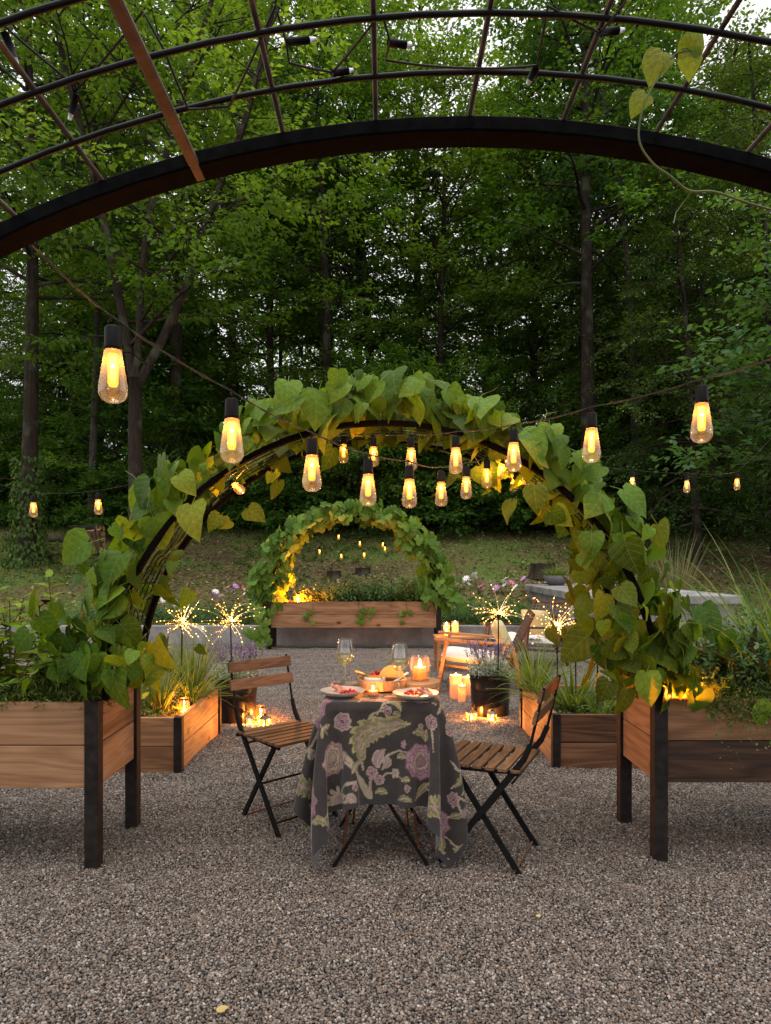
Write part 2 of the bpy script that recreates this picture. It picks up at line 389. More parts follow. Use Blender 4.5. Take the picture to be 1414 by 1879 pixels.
# lawn and woodland floor
m, ns, ls = new_mat('lawn')
tc = node(ns, 'ShaderNodeTexCoord')
n1 = node(ns, 'ShaderNodeTexNoise', i_Scale=.55, i_Detail=5.0, i_Roughness=.65); ls.new(tc.outputs['Object'], n1.inputs['Vector'])
n2 = node(ns, 'ShaderNodeTexNoise', i_Scale=14.0, i_Detail=4.0); ls.new(tc.outputs['Object'], n2.inputs['Vector'])
r = ramp(ns, [(.36, (.095,.070,.040)), (.47, (.12,.105,.046)), (.58, (.085,.13,.032))]); ls.new(n1.outputs[0], r.inputs[0])
r2 = ramp(ns, [(.3, (.55,.55,.55)), (.7, (1.45,1.4,1.3))]); ls.new(n2.outputs[0], r2.inputs[0])
mx = node(ns, 'ShaderNodeMix', data_type='RGBA', blend_type='MULTIPLY'); mx.inputs[0].default_value = 1
ls.new(r.outputs[0], mx.inputs[6]); ls.new(r2.outputs[0], mx.inputs[7])
p = node(ns, 'ShaderNodeBsdfPrincipled', i_Roughness=.95); p.inputs['Specular IOR Level'].default_value = .1; ls.new(mx.outputs[2], p.inputs['Base Color'])
b = node(ns, 'ShaderNodeBump', i_Strength=.8, i_Distance=.05); ls.new(n2.outputs[0], b.inputs['Height']); ls.new(b.outputs[0], p.inputs['Normal']); out(ns, ls, p.outputs[0])
xs = np.concatenate([np.linspace(-140,-22,14), np.linspace(-20,20,81), np.linspace(22,140,14)])
ys = np.concatenate([np.linspace(10.9,30,64), np.linspace(31,160,30)])
XX, YY = np.meshgrid(xs, ys); V = np.stack([XX, YY, ter(XX, YY)], -1).reshape(-1,3); nx = len(xs)
Fq = np.array([(j*nx+i, j*nx+i+1, (j+1)*nx+i+1, (j+1)*nx+i) for j in range(len(ys)-1) for i in range(nx-1)])
lawn = obj('lawn', np_mesh('lawn', V, Fq, smooth=True), M['lawn']); tag(lawn, kind='structure')

foliage('grass_blade', (.08,.11,.024), (.13,.19,.04), (.24,.27,.08), trans=.3)
foliage('litter', (.07,.045,.026), (.18,.125,.070), (.34,.26,.16), trans=.1, tcol=(1,.9,.7))
BLADE = (np.array([(-.045,0,0),(.045,0,0),(.03,.55,.10),(-.03,.55,.10),(0,1,.34)]), np.array([(0,1,2),(0,2,3),(3,2,4)]))
def free_of_counter(x, y): return ~((x > 2.6) & (x < 4.8) & (y < 13.4))
def on_lawn(n, x0, x1, y0, y1, g, dens=None):
    y = y0 + (y1-y0)*g.random(n)**1.25; x = g.uniform(-1,1,n)*(.62*y+1.5); ok = (x > x0) & (x < x1) & free_of_counter(x, y)
    if dens is not None: ok &= g.random(n) < dens(x, y)
    x, y = x[ok], y[ok]; return np.stack([x, y, ter(x, y)], 1)
grassy = lambda x, y: np.clip(.42+.8*vnoise(x, y, 1.6, 5)+.35*(x < -5), .12, 1)
P = on_lawn(95000, -16, 16, 10.95, 22, rng, grassy); n = len(P)
D = np.stack([rng.normal(0,.45,n), rng.normal(0,.45,n), np.ones(n)], 1); N_ = rng.normal(0,1,(n,3))
V, Fa = scatter(*BLADE, P, D, N_, rng.uniform(.035,.10,n)); tn = np.repeat(rng.random(n), 5)
tag(obj('grass', np_mesh('grass', V, Fa, tint=tn), M['grass_blade']), 'short patchy green grass on the rising lawn', 'grass', kind='stuff')
P = on_lawn(42000, -16, 16, 11.3, 26, rng, lambda x, y: np.clip(.75-.7*vnoise(x, y, 1.6, 5), .15, 1)); n = len(P); P[:,2] += rng.uniform(.0,.03,n)
D = rng.normal(0,1,(n,3)); D[:,2] *= .35; N_ = np.stack([rng.normal(0,.5,n), rng.normal(0,.5,n), np.ones(n)], 1)
V, Fa = scatter(*LEAF4, P, D, N_, rng.uniform(.05,.11,n)); tn = np.repeat(rng.random(n), 4)
tag(obj('leaf_litter', np_mesh('leaf_litter', V, Fa, tint=tn), M['litter']), 'dry brown fallen leaves lying over the lawn', 'leaves', kind='stuff')
foliage('weed', (.028,.055,.012), (.055,.11,.022), (.10,.17,.04), trans=.3)
P = on_lawn(9000, -16, 16, 11.6, 24, rng, lambda x, y: np.clip(.2+.9*vnoise(x, y, 1.1, 9)+.05*(y-16), 0, 1)); n0 = len(P)
P = np.repeat(P, 7, 0); n = len(P); az = rng.uniform(0,2*np.pi,n); D = np.stack([np.cos(az), np.sin(az), rng.uniform(.2,1.2,n)], 1)
P[:,2] += rng.uniform(.0,.08,n); P[:,:2] += rng.normal(0,.05,(n,2))
V, Fa = scatter(*LEAF4, P, D, np.tile((0,0,1.), (n,1))+rng.normal(0,.3,(n,3)), rng.uniform(.05,.11,n)); tn = np.repeat(rng.random(n), 4)
tag(obj('ground_cover', np_mesh('ground_cover', V, Fa, tint=tn), M['weed']), 'low green weeds and seedlings scattered up the lawn', 'ground cover', kind='stuff')

# low concrete wall along the back of the court
m, ns, ls = new_mat('concrete')
tc = node(ns, 'ShaderNodeTexCoord'); n1 = node(ns, 'ShaderNodeTexNoise', i_Scale=2.2, i_Detail=8.0, i_Roughness=.7); ls.new(tc.outputs['Object'], n1.inputs['Vector'])
n2 = node(ns, 'ShaderNodeTexNoise', i_Scale=60.0, i_Detail=3.0); ls.new(tc.outputs['Object'], n2.inputs['Vector'])
r = ramp(ns, [(.3, (.12,.113,.11)), (.5, (.225,.215,.21)), (.72, (.35,.34,.335))]); ls.new(n1.outputs[0], r.inputs[0])
p = node(ns, 'ShaderNodeBsdfPrincipled', i_Roughness=.88); ls.new(r.outputs[0], p.inputs['Base Color'])
b = node(ns, 'ShaderNodeBump', i_Strength=.4, i_Distance=.006); ls.new(n2.outputs[0], b.inputs['Height']); ls.new(b.outputs[0], p.inputs['Normal']); out(ns, ls, p.outputs[0])
t = thing('concrete_wall', 'low grey concrete retaining wall behind the raised bed with small arch', 'wall', (0, 10.75, 0))
for i, (a, b_) in enumerate(((-12, -5.2), (-5.199, 2.70))):
    MB().box(-(b_-a)/2, (b_-a)/2, 0, .17, -.05, .285).build('wall_section', M['concrete'], t, ((a+b_)/2, 0, 0), bevel=.012)
for i, (a, b_) in enumerate(((4.72, 12),)):
    MB().box(-(b_-a)/2, (b_-a)/2, 0, .17, -.05, .285).build('wall_section', M['concrete'], t, ((a+b_)/2, 0, 0), bevel=.012)
# pale concrete counter running up into the slope
t = thing('concrete_counter', 'pale concrete counter with thick slab top, right of the lounge chairs', 'counter', (3.70, 11.1, 0))
MB().box(-.93, .93, -2.05, 2.1, -.02, .73).build('counter_body', M['concrete'], t, bevel=.015)
def slab(u, v): return None
mb = MB().box(-1.0, 1.0, -2.12, 2.15, .733, .855)
mb.build('slab_top', M['concrete'], t, bevel=.018)

# ================================================================== TREES
def bark(name, c0, c1, moss=.0):
    m, ns, ls = new_mat(name)
    tc = node(ns, 'ShaderNodeTexCoord'); mp = node(ns, 'ShaderNodeMapping'); mp.inputs['Scale'].default_value = (9, 9, 1.4); ls.new(tc.outputs['Object'], mp.inputs[0])
    n1 = node(ns, 'ShaderNodeTexNoise', i_Scale=1.6, i_Detail=6.0, i_Roughness=.7); ls.new(mp.outputs[0], n1.inputs['Vector'])
    r = ramp(ns, [(.32, c0), (.68, c1)]); ls.new(n1.outputs[0], r.inputs[0])
    n2 = node(ns, 'ShaderNodeTexNoise', i_Scale=2.5, i_Detail=4.0); ls.new(tc.outputs['Object'], n2.inputs['Vector'])
    mr = ramp(ns, [(.52, (0,0,0)), (.66, (1,1,1))]); ls.new(n2.outputs[0], mr.inputs[0])
    mx = node(ns, 'ShaderNodeMix', data_type='RGBA'); ls.new(math_n(ns, ls, 'MULTIPLY', mr.outputs[0], .55), mx.inputs[0])
    ls.new(r.outputs[0], mx.inputs[6]); mx.inputs[7].default_value = (.085,.092,.066,1)
    p = node(ns, 'ShaderNodeBsdfPrincipled', i_Roughness=.92); p.inputs['Specular IOR Level'].default_value = .15; ls.new(mx.outputs[2], p.inputs['Base Color'])
    b = node(ns, 'ShaderNodeBump', i_Strength=.9, i_Distance=.03); ls.new(n1.outputs[0], b.inputs['Height']); ls.new(b.outputs[0], p.inputs['Normal'])
    out(ns, ls, p.outputs[0]); return m
bark('bark_brown', (.014,.010,.007), (.048,.035,.025)); bark('bark_grey', (.024,.020,.016), (.080,.069,.057)); bark('bark_dark', (.010,.0075,.006), (.036,.027,.020))
foliage('leaf_fresh', (.052,.108,.018), (.106,.195,.030), (.200,.305,.058), trans=.50, tcol=(1.55,1.42,.42))
foliage('leaf_deep', (.034,.088,.014), (.070,.155,.024), (.135,.235,.040), trans=.46, tcol=(1.55,1.42,.42))
foliage('leaf_blue', (.036,.092,.030), (.072,.158,.050), (.14,.235,.085), trans=.42, tcol=(1.55,1.42,.42))
foliage('needle', (.026,.056,.013), (.055,.098,.022), (.105,.155,.040), trans=.34, tcol=(1.55,1.42,.42))

def path_tree(pts, rads, mb, n): mb.tube(pts, rads, n, cap=True)
def make_tree(seed, H, r0, base, spread, nl, leafs=(.12,.18), sub=7, twigs=5, per=13, elev=(.30,1.0), droop=.18, lean=(0,0), prof=None, forks=None, dead=3, flat=.35, needle=False):
    g = np.random.default_rng(seed); rnd = random.Random(seed)
    prof = prof or (lambda q: (math.sin(math.pi*min(1, .18+.82*q))**.7)*(1-.25*q))
    tmb = MB(); ax = []
    def stem(p0, d0, L, ra, rb, wob, n=10, seg=None):
        seg = seg or max(6, int(L/1.2)); pts = [Vector(p0)]; d = Vector(d0).normalized()
        for i in range(seg):
            d = (d + Vector((g.normal(0,wob), g.normal(0,wob), .03))).normalized(); pts.append(pts[-1] + d*(L/seg))
        rr = [lerp(ra, rb, (i/seg)**.85) for i in range(seg+1)]
        return pts, rr
    stems = []
    if forks:
        pts, rr = stem((0,0,-.15), (lean[0],lean[1],1), forks[0], r0, r0*.8, .02); rr[0] = r0*1.5; tmb.tube(pts, rr, 12)
        for az, tilt, fr in forks[1]:
            d = Vector((math.cos(az)*math.sin(tilt), math.sin(az)*math.sin(tilt), math.cos(tilt)))
            p2, r2 = stem(pts[-1]-Vector((0,0,.25)), d, H-forks[0], r0*fr, .04, .05); tmb.tube(p2, r2, 9); stems.append((p2, r2))
    else:
        pts, rr = stem((0,0,-.15), (lean[0],lean[1],1), H, r0, .035, .022)
        rr[0] = r0*1.55; pts.insert(1, pts[0].lerp(pts[1], .35)); rr.insert(1, r0*1.08); tmb.tube(pts, rr, 12); stems.append((pts, rr))
    TS, TD, TL, TT = [], [], [], []
    def at_h(st, z):
        pts, rr = st
        for a, b, ra, rb in zip(pts, pts[1:], rr, rr[1:]):
            if a.z <= z <= b.z: q = (z-a.z)/max(1e-6, b.z-a.z); return a.lerp(b, q), lerp(ra, rb, q)
        return pts[-1].copy(), rr[-1]
    for i in range(nl):
        st = stems[i % len(stems)]; top = st[0][-1].z
        q = (i+.5)/nl; h = base + (top-base)*(q**.9)*.985 + g.normal(0,.15); p, r = at_h(st, max(h, st[0][0].z+.1))
        az = i*2.399963 + g.normal(0,.35); el = lerp(elev[0], elev[1], q) + g.normal(0,.12)
        L = spread*prof(q)*g.uniform(.7,1.15)
        if L < .25: continue
        d = Vector((math.cos(az)*math.cos(el), math.sin(az)*math.cos(el), math.sin(el))); lp = [p.copy()]; seg = 6
        for s in range(seg):
            d = (d + Vector((g.normal(0,.12), g.normal(0,.12), -droop*s/seg+g.normal(0,.05)))).normalized(); lp.append(lp[-1]+d*(L/seg))
        tmb.tube(lp, [max(.008, min(r*.5, .016+L*.013)*(1-.85*s/seg)) for s in range(seg+1)], 5, cap=False)
        limb_t = g.normal(0,.17)
        ns_ = max(3, int(sub*L/spread*1.25)+1)
        for s in range(ns_):
            t = .22+.78*(s+g.random())/ns_; fi = min(t*seg, seg-.001); a = int(fi); pp = lp[a].lerp(lp[a+1], fi-a); dd = (lp[a+1]-lp[a]).normalized()
            side = 1 if s % 2 else -1
            hz = Vector((-dd.y, dd.x, 0)).normalized()*side
            sd = (dd*g.uniform(.5,1.1)+hz*g.uniform(.5,1.1)+Vector((0,0,g.normal(.05,.25)))).normalized(); sl = L*g.uniform(.22,.45)*(1.15-.5*t)+.25
            ep = pp+sd*sl+Vector((0,0,-.1*sl*droop*3)); tmb.tube([pp, pp.lerp(ep,.5)+Vector((0,0,.03)), ep], [.012+.004*sl, .008, .004], 3, cap=False)
            for w in range(twigs):
                tt = .15+.85*(w+g.random())/twigs; TS.append(pp.lerp(ep, tt)); s2 = 1 if w % 2 else -1
                h2 = Vector((-sd.y, sd.x, 0)).normalized()*s2
                TD.append((sd*.8+h2*g.uniform(.2,1.2)+Vector((0,0,g.normal(0,.3)))).normalized()); TL.append(g.uniform(.40,.90)); TT.append(limb_t)
    for i in range(dead):
        st = stems[i % len(stems)]; h = g.uniform(1.5, max(base, 2)); p, r = at_h(st, h); az = g.uniform(0,6.28); L = g.uniform(.6,2.2); d = Vector((math.cos(az), math.sin(az), g.uniform(-.2,.5)))
        tmb.tube([p, p+d*L*.5+Vector((0,0,g.normal(0,.1))), p+d*L+Vector((0,0,g.normal(-.1,.3)))], [.022,.014,.005], 4, cap=False)
    TS = np.array([tuple(v) for v in TS]); TD = np.array([tuple(v) for v in TD]); TL = np.array(TL); nt_ = len(TS)
    K = per; u = (np.arange(K)+.6)/K
    P = TS[:,None]+TD[:,None]*(TL[:,None]*u)[...,None]; sgn = np.where(np.arange(K) % 2, 1., -1.)
    up = np.zeros((nt_,3)); up[:,2] = 1; up += g.normal(0, flat, (nt_,3)); up = unit(up); lat = np.cross(TD, up)
    D = TD[:,None]*.65+lat[:,None]*sgn[None,:,None]*.9+g.normal(0,.25,(nt_,K,3)); D[...,2] -= .25
    Nn = up[:,None]+g.normal(0,.35,(nt_,K,3)); P = P+g.normal(0,.05,P.shape)
    S = g.uniform(*leafs, (nt_,K)); T = np.clip(g.normal(.44,.12,(nt_,1))+np.array(TT)[:,None]+g.normal(0,.13,(nt_,K))+.18*((P[...,2]-base)/(H-base)-.4), 0, 1)  # light and dark masses and lit crown tops are put into the tint
    n = nt_*K; S3 = np.repeat(S.reshape(-1)[:,None], 3, 1)
    if needle: S3[:,0] *= .55
    V, Fa = scatter(*LEAF4, P.reshape(n,3), D.reshape(n,3), Nn.reshape(n,3), S3)
    return tmb.mesh('trunk', smooth=True), np_mesh('crown', V, Fa, tint=np.repeat(T.reshape(-1), 4)), n
TREES = {}
def variant(key, barkm, leafm, **kw):
    tr, cr, n = make_tree(**kw); tr.materials.append(M[barkm]); cr.materials.append(M[leafm]); TREES[key] = (tr, cr)
conic = lambda q: (1-q)**.75+.04
full = lambda q: (1-q)**.45*.95+.1
variant('tall_a', 'bark_brown', 'leaf_fresh', seed=1, H=19, r0=.22, base=6.0, spread=4.2, nl=44)
variant('tall_b', 'bark_dark', 'leaf_deep', seed=2, H=21, r0=.24, base=7.0, spread=4.0, nl=46)
variant('tall_c', 'bark_dark', 'leaf_fresh', seed=3, H=17, r0=.18, base=4.5, spread=3.6, nl=44, leafs=(.11,.17))
variant('slim', 'bark_grey', 'leaf_blue', seed=4, H=18, r0=.13, base=7.5, spread=2.6, nl=34)
variant('forked', 'bark_brown', 'leaf_fresh', seed=5, H=17, r0=.175, base=5.0, spread=5.4, nl=50, forks=(4.6, ((2.6,.22,.66),(.1,.50,.6),(1.5,.12,.5))), dead=5)
variant('hemlock', 'bark_dark', 'needle', seed=6, H=15, r0=.16, base=1.2, spread=3.2, nl=60, prof=conic, elev=(-.05,.35), droop=.3, leafs=(.08,.13), sub=8, per=15, flat=.2)
variant('sapling', 'bark_dark', 'leaf_deep', seed=7, H=6.5, r0=.05, base=1.0, spread=2.0, nl=26, prof=full, dead=2, sub=5, twigs=4)
variant('sapling_b', 'bark_grey', 'leaf_fresh', seed=8, H=5.0, r0=.04, base=1.4, spread=1.9, nl=20, prof=full, dead=1, sub=5, twigs=4, leafs=(.08,.13))
variant('shrub', 'bark_dark', 'leaf_deep', seed=9, H=2.6, r0=.04, base=.15, spread=1.5, nl=26, prof=full, dead=0, sub=5, twigs=4, elev=(.1,.9))
variant('bigleaf', 'bark_grey', 'leaf_blue', seed=10, H=9.0, r0=.10, base=1.0, spread=3.2, nl=36, prof=full, dead=0, leafs=(.14,.22), sub=5, twigs=4, per=10)

def tree(key, name, label, x, y, s=1.0, rz=0.0, group=None, sz=None, cat='tree', z=None):
    tr, cr = TREES[key]
    t = thing(name, label, cat, (x, y, float(ter(x, y)) if z is None else z), rz, group); t.scale = (s, s, sz or s)
    obj('trunk', tr, None, t); obj('crown', cr, None, t); return t
def tx(px, d): return (px-CX)*d/F
# trees the photograph shows singly
tree('forked', 'forked_tree', 'large tree forking into spreading limbs, left of the vine arch', tx(252,15.2), 15.2, 1.0, .0)
tree('tall_a', 'forest_tree', 'tall straight trunk at far left with ivy climbing its base', tx(52,16.6), 16.6, 1.0, 1.1)
tree('tall_b', 'forest_tree', 'tall dark lichen-spotted trunk right of the arch top, leaning slightly', tx(1075,18.6), 18.6, 1.0, 2.2)
tree('slim', 'slender_tree', 'slender pale grey trunk just right of the dark lichen-spotted tree', tx(1165,20.2), 20.2, 1.12, .4)
tree('slim', 'slender_tree', 'thin leaning pale trunk between the far left tree and forked tree', tx(165,20.5), 20.5, .95, 2.4).rotation_euler = (0, R_(-5), 2.4)
tree('tall_c', 'forest_tree', 'thin crooked brown trunk standing behind the right of the leafy arch', tx(965,23), 23, 1.0, 1.7)
tree('tall_b', 'forest_tree', 'bright leafy tree rising above the middle of the vine arch', tx(690,24.5), 24.5, .95, 4.0)
tree('tall_a', 'forest_tree', 'leafy tall tree filling the sky above the arch centre', tx(775,26.5), 26.5, 1.12, 3.0)
tree('tall_c', 'forest_tree', 'leafy tree behind the pale slender trunk at upper right', tx(1270,25.5), 25.5, 1.3, 5.0)
tree('bigleaf', 'broadleaf_tree', 'blue-green broad leaved tree hanging in from the right edge', 8.6, 12.4, .95, .8)
G_ = 'trees of the dense wood behind the lawn'
rw = random.Random(11); keys = ['tall_a','tall_b','tall_c','slim','hemlock','tall_a','tall_c']
spots = []
def far_ok(x, y, dmin): return all((x-a)**2+(y-b)**2 > dmin*dmin for a, b in spots)
for row, (y0, y1, n, dmin) in enumerate(((21,25,11,2.8), (26,33,18,3.0), (35,46,24,3.4))):
    k = 0; tries = 0
    while k < n and tries < 800:
        tries += 1; y = rw.uniform(y0, y1); x = rw.uniform(-1, 1)*(.60*y+3)
        if not far_ok(x, y, dmin): continue
        spots.append((x, y)); k += 1; key = keys[rw.randrange(len(keys))]
        px_ = CX + F*x/y
        if row == 0 and 380 < px_ < 640 and key == 'hemlock': key = 'slim'
        if px_ > 1000 and rw.random() < .55: key = 'hemlock'
        tree(key, 'forest_tree' if key != 'hemlock' else 'hemlock_tree', 'tall leafy tree in the dense wood behind the lawn' if key != 'hemlock' else 'dark needled tree in the dense wood behind the lawn',
             x, y, rw.uniform(.85, 1.1), rw.uniform(0, 6.28), G_ if key != 'hemlock' else 'dark needled trees of the wood')
# right hand dark conifers close to the court
tree('hemlock', 'hemlock_tree', 'dense dark conifer behind the hanging bulb at the right', 7.4, 16.2, .72, .3)
tree('hemlock', 'hemlock_tree', 'dark conifer at the far right edge above the counter', 10.0, 17.4, .85, 2.1)
tree('hemlock', 'hemlock_tree', 'shadowy conifer behind the pale slender trunk', 9.2, 21.0, 1.0, 4.1)
# understorey along the wood's edge
US = 'young trees of the understorey along the wood edge'; k = 0
for i in range(86):
    y = rw.uniform(20.0, 34); x = rw.uniform(-1, 1)*(.60*y+2); key = rw.choice(['sapling','sapling_b'])
    tree(key, 'sapling', 'young leafy understorey tree at the edge of the wood', x, y, rw.uniform(.6, 1.15), rw.uniform(0,6.28), US, cat='sapling')
SH = 'bushes along the foot of the wood'
for i in range(36):
    y = rw.uniform(20.2, 25); x = -13.5+27*(i+rw.random())/36
    tree('shrub', 'bush', 'low green bush at the foot of the wood', x, y, rw.uniform(.6, 1.1), rw.uniform(0,6.28), SH, cat='bush')
# the far wood, one mass
g = np.random.default_rng(77); n = 52000
x = g.uniform(-44, 44, n); y = g.uniform(50, 60, n); top = 14+4.5*vnoise(x, y*0, 6.0, 2)
zz = g.random(n)**1.15*top; P = np.stack([x, y, ter(x, y)+zz], 1)
keep = g.random(n) < np.clip(.35+.9*vnoise(x, zz, 2.2, 4)+.5*(zz < 7), .06, 1); P = P[keep]; n = len(P)
V, Fa = scatter(*LEAF4, P, g.normal(0,1,(n,3)), np.tile((0,-.3,1.),(n,1))+g.normal(0,.5,(n,3)), g.uniform(.35,.75,n))
tag(obj('far_wood', np_mesh('far_wood', V, Fa, tint=np.repeat(g.random(n)*.7, 4)), M['leaf_deep']), 'dark mass of the far wood beyond the nearer trunks', 'wood', kind='stuff')

# ================================================================== RAISED BEDS
BEDTOP = .714
def board(parent, c, L, h, rotz, mat, th=.034):
    return MB().box(-L/2, L/2, -th/2, th/2, -h/2, h/2).build('board', M[mat], parent, c, (0, 0, rotz), bevel=.003)
def planter(name, label, x0, x1, y0, y1, z0, z1, post, mats, rows=2, leg=True):
    cx, cy = (x0+x1)/2, (y0+y1)/2; t = thing(name, label, 'planter', (cx, cy, 0)); w, d = x1-x0, y1-y0
    h = (z1-z0)/rows; g = .004; k = 0
    for r in range(rows):
        zc = z1-h*(r+.5)
        board(t, (0, -d/2+.030, zc), w-2*post-.002, h-g, 0, mats[k % len(mats)]); k += 1
        board(t, (0, d/2-.030, zc), w-2*post-.002, h-g, math.pi, mats[k % len(mats)]); k += 1
        board(t, (w/2-.030, 0, zc), d-2*post-.002, h-g, math.pi/2, mats[k % len(mats)]); k += 1
        board(t, (-w/2+.030, 0, zc), d-2*post-.002, h-g, -math.pi/2, mats[k % len(mats)]); k += 1
    for sx in (-1, 1):
        for sy in (-1, 1):
            a, b = sx*(w/2-post/2), sy*(d/2-post/2)
            MB().box(-post/2, post/2, -post/2, post/2, 0, z1+.003).build('leg' if leg else 'corner_post', M['dark_post'], t, (a, b, 0), bevel=.003)
    def top(u, v):
        x, y = (u-.5)*(w-.09), (v-.5)*(d-.09); return (x, y, z1-.055+.012*math.sin(x*23)*math.sin(y*31)+.008*math.sin(x*61+y*47))
    MB().grid(top, 40, 14).build('soil', M['soil'], t, smooth=True)
    if leg: MB().box(-w/2+.05, w/2-.05, -d/2+.05, d/2-.05, z0+.01, z0+.03).build('base_board', M['cedar_dark'], t)
    return t
LB = planter('raised_bed', 'tall cedar raised bed on dark legs at left, under the big arch', -3.55, -1.198, 2.842, 3.345, .352, BEDTOP, .057, ['cedar','cedar','cedar','cedar'])
RB = planter('raised_bed', 'tall cedar raised bed at right, its lower front board stained dark', 1.150, 3.50, 2.915, 3.40, .352, BEDTOP, .057, ['cedar','cedar','cedar','cedar','cedar_black','cedar','cedar','cedar'])
BB = planter('raised_bed', 'far cedar raised bed standing before the low concrete wall', -1.745, .815, 9.98, 10.50, .33, BEDTOP, .07, ['cedar'])
LL = planter('low_planter', 'low knotty wooden planter on the gravel behind the left raised bed', -2.75, -1.236, 4.14, 5.15, 0.0, .352, .05, ['cedar'], leg=False)
RL = planter('low_planter', 'low wooden planter with dark front boards behind the right raised bed', 1.035, 2.60, 4.225, 5.28, 0.0, .352, .05, ['cedar_dark','cedar','cedar','cedar','cedar_dark','cedar','cedar','cedar'], leg=False)

# ================================================================== ARCHES
def arc_pts(cx, y, zc, R, a0, a1, n, zfoot=None):
    pts = [Vector((cx+R*math.sin(lerp(a0, a1, i/(n-1))), y, zc+R*math.cos(lerp(a0, a1, i/(n-1))))) for i in range(n)]
    if zfoot is not None: pts = [Vector((pts[0].x, y, zfoot))]+pts+[Vector((pts[-1].x, y, zfoot))]
    return pts
def flat_hoop(mb, pts, radial, depth, c):
    """square bar bent along pts; radial = thickness towards the centre c"""
    vs = []; n = len(pts)
    for i, p in enumerate(pts):
        t = (pts[min(i+1, n-1)]-pts[max(i-1, 0)]).normalized(); o = Vector((t.z, 0, -t.x))
        if o.dot(p-Vector(c)) < 0: o = -o
        for a, b in ((0,0),(1,0),(1,1),(0,1)): vs.append(p+o*radial*a+Vector((0, depth*b, 0)))
    fs = [(i*4+k, i*4+(k+1)%4, (i+1)*4+(k+1)%4, (i+1)*4+k) for i in range(n-1) for k in range(4)]+[(0,3,2,1),(n*4-4,n*4-3,n*4-2,n*4-1)]
    mb.add(vs, fs)
def arch(name, label, cx, zc, R, y0, y1, zfoot, rings, rod_da, a_max, rod_r, wide=None, radial=.022, depth=.034):
    t = thing(name, label, 'arch trellis', (0, 0, 0)); c = (cx, 0, zc)
    for y in (y0, y1-depth):
        mb = MB(); flat_hoop(mb, arc_pts(cx, y, zc, R, -math.pi/2, math.pi/2, 61, zfoot), radial, depth, (cx, y, zc)); mb.build('hoop', M['hoop_black'], t, bevel=.002, seg=1)
    for y in rings:
        mb = MB(); mb.tube(arc_pts(cx, y, zc, R+.014, -math.pi/2, math.pi/2, 61, zfoot), rod_r, 6); mb.build('ring_rod', M['black_steel'], t, smooth=True)
    n = int(a_max/rod_da)
    for i in range(-n, n+1):
        a = i*rod_da; q = R+.014+rod_r*2; x, z = cx+q*math.sin(a), zc+q*math.cos(a)
        if wide is not None and i == wide:
            q = R+.004; x, z = cx+q*math.sin(a), zc+q*math.cos(a)
            MB().bar((x, y0, z), (x, y1-.004, z), .0125, .010, up=(math.sin(a), 0, math.cos(a))).build('cross_bar', M['brown_steel'], t, bevel=.002, seg=1)
            continue
        MB().tube([(x, y0+.01, z), (x, y1-.01, z)], rod_r, 6).build('cross_rod', M['brown_steel' if wide is not None else 'black_steel'], t, smooth=True)
    return t
ACX, AZC, AR = -.012, BEDTOP, 1.165
arch('arch_trellis', 'black steel arch trellis with wire mesh linking two tall raised beds', ACX, AZC, AR, 2.885, 3.335, .716, [2.96+.0625*i for i in range(6)], .0715, 1.5, .0025)
arch('arch_trellis', 'small far black arch trellis over the raised bed by the wall', -.465, BEDTOP, 1.245, 10.06, 10.44, .716, [10.16, 10.25, 10.34], .125, 1.5, .004)
arch('arch_trellis', 'near bare arch overhead of dark steel with brown crossbars', .099, .550, 1.258, .36, .835, .0, [.41, .49, .568, .646, .724], .0865, 1.42, .0030, wide=-3, radial=.018, depth=.036)

# ================================================================== VINES
foliage('vine_leaf', (.040,.092,.009), (.080,.168,.015), (.140,.255,.028), trans=.44, attr=False, veins=True, rough=.5, spec=.16, old=(.18,.24,.02))
foliage('vine_leaf_old', (.045,.075,.005), (.085,.130,.009), (.135,.180,.014), trans=.45, attr=False, veins=True, rough=.5, spec=.14, old=(.24,.20,.02))
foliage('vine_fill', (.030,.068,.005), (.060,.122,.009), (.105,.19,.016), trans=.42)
foliage('squash_leaf', (.055,.125,.016), (.100,.200,.026), (.17,.28,.046), trans=.45, attr=False, veins=True, rough=.5)
plain('stem_green', (.10,.13,.035), rough=.6, noise=.25)
plain('tendril', (.20,.26,.06), rough=.6, noise=.2)
plain('stem_brown', (.13,.095,.05), rough=.7, noise=.25)
def heart_mesh(seed, nc=5, nr=7, tip=1.0, name='leaf'):
    g = random.Random(seed); ph = g.uniform(0,6); cur = g.uniform(.05,.55); fold = g.uniform(-.05,.45); tw = g.uniform(-.3,.3); asym = g.uniform(-.08,.08)
    vs = []
    for j in range(nr):
        t = (j/(nr-1))**1.45
        w = .50*math.sin(math.pi*t**.52)**.85 if 0 < j < nr-1 else (.10 if j == 0 else .004)
        for i in range(nc):
            c = -1+2*i/(nc-1)
            x = c*w*(1+asym*c); y = t - .24*abs(c)**1.2*(1-t)**4*min(1, .45+t*9)
            z = fold*abs(x)-cur*t*t + .035*math.sin(8*t+ph+c*1.5)*abs(c) - .22*abs(x)**2 + tw*x*t*2
            vs.append((x*1.0, y, z))
    fs = [(j*nc+i, j*nc+i+1, (j+1)*nc+i+1, (j+1)*nc+i) for j in range(nr-1) for i in range(nc-1)]
    b = len(vs); vs += [(-.014,.02,-.004), (.014,.02,-.004), (.010,-.42,-.16), (-.010,-.42,-.16)]; fs.append((b, b+1, b+2, b+3))
    me = bpy.data.meshes.new(name); me.from_pydata(vs, [], fs); me.polygons.foreach_set('use_smooth', [True]*len(fs)); me.update(); return me
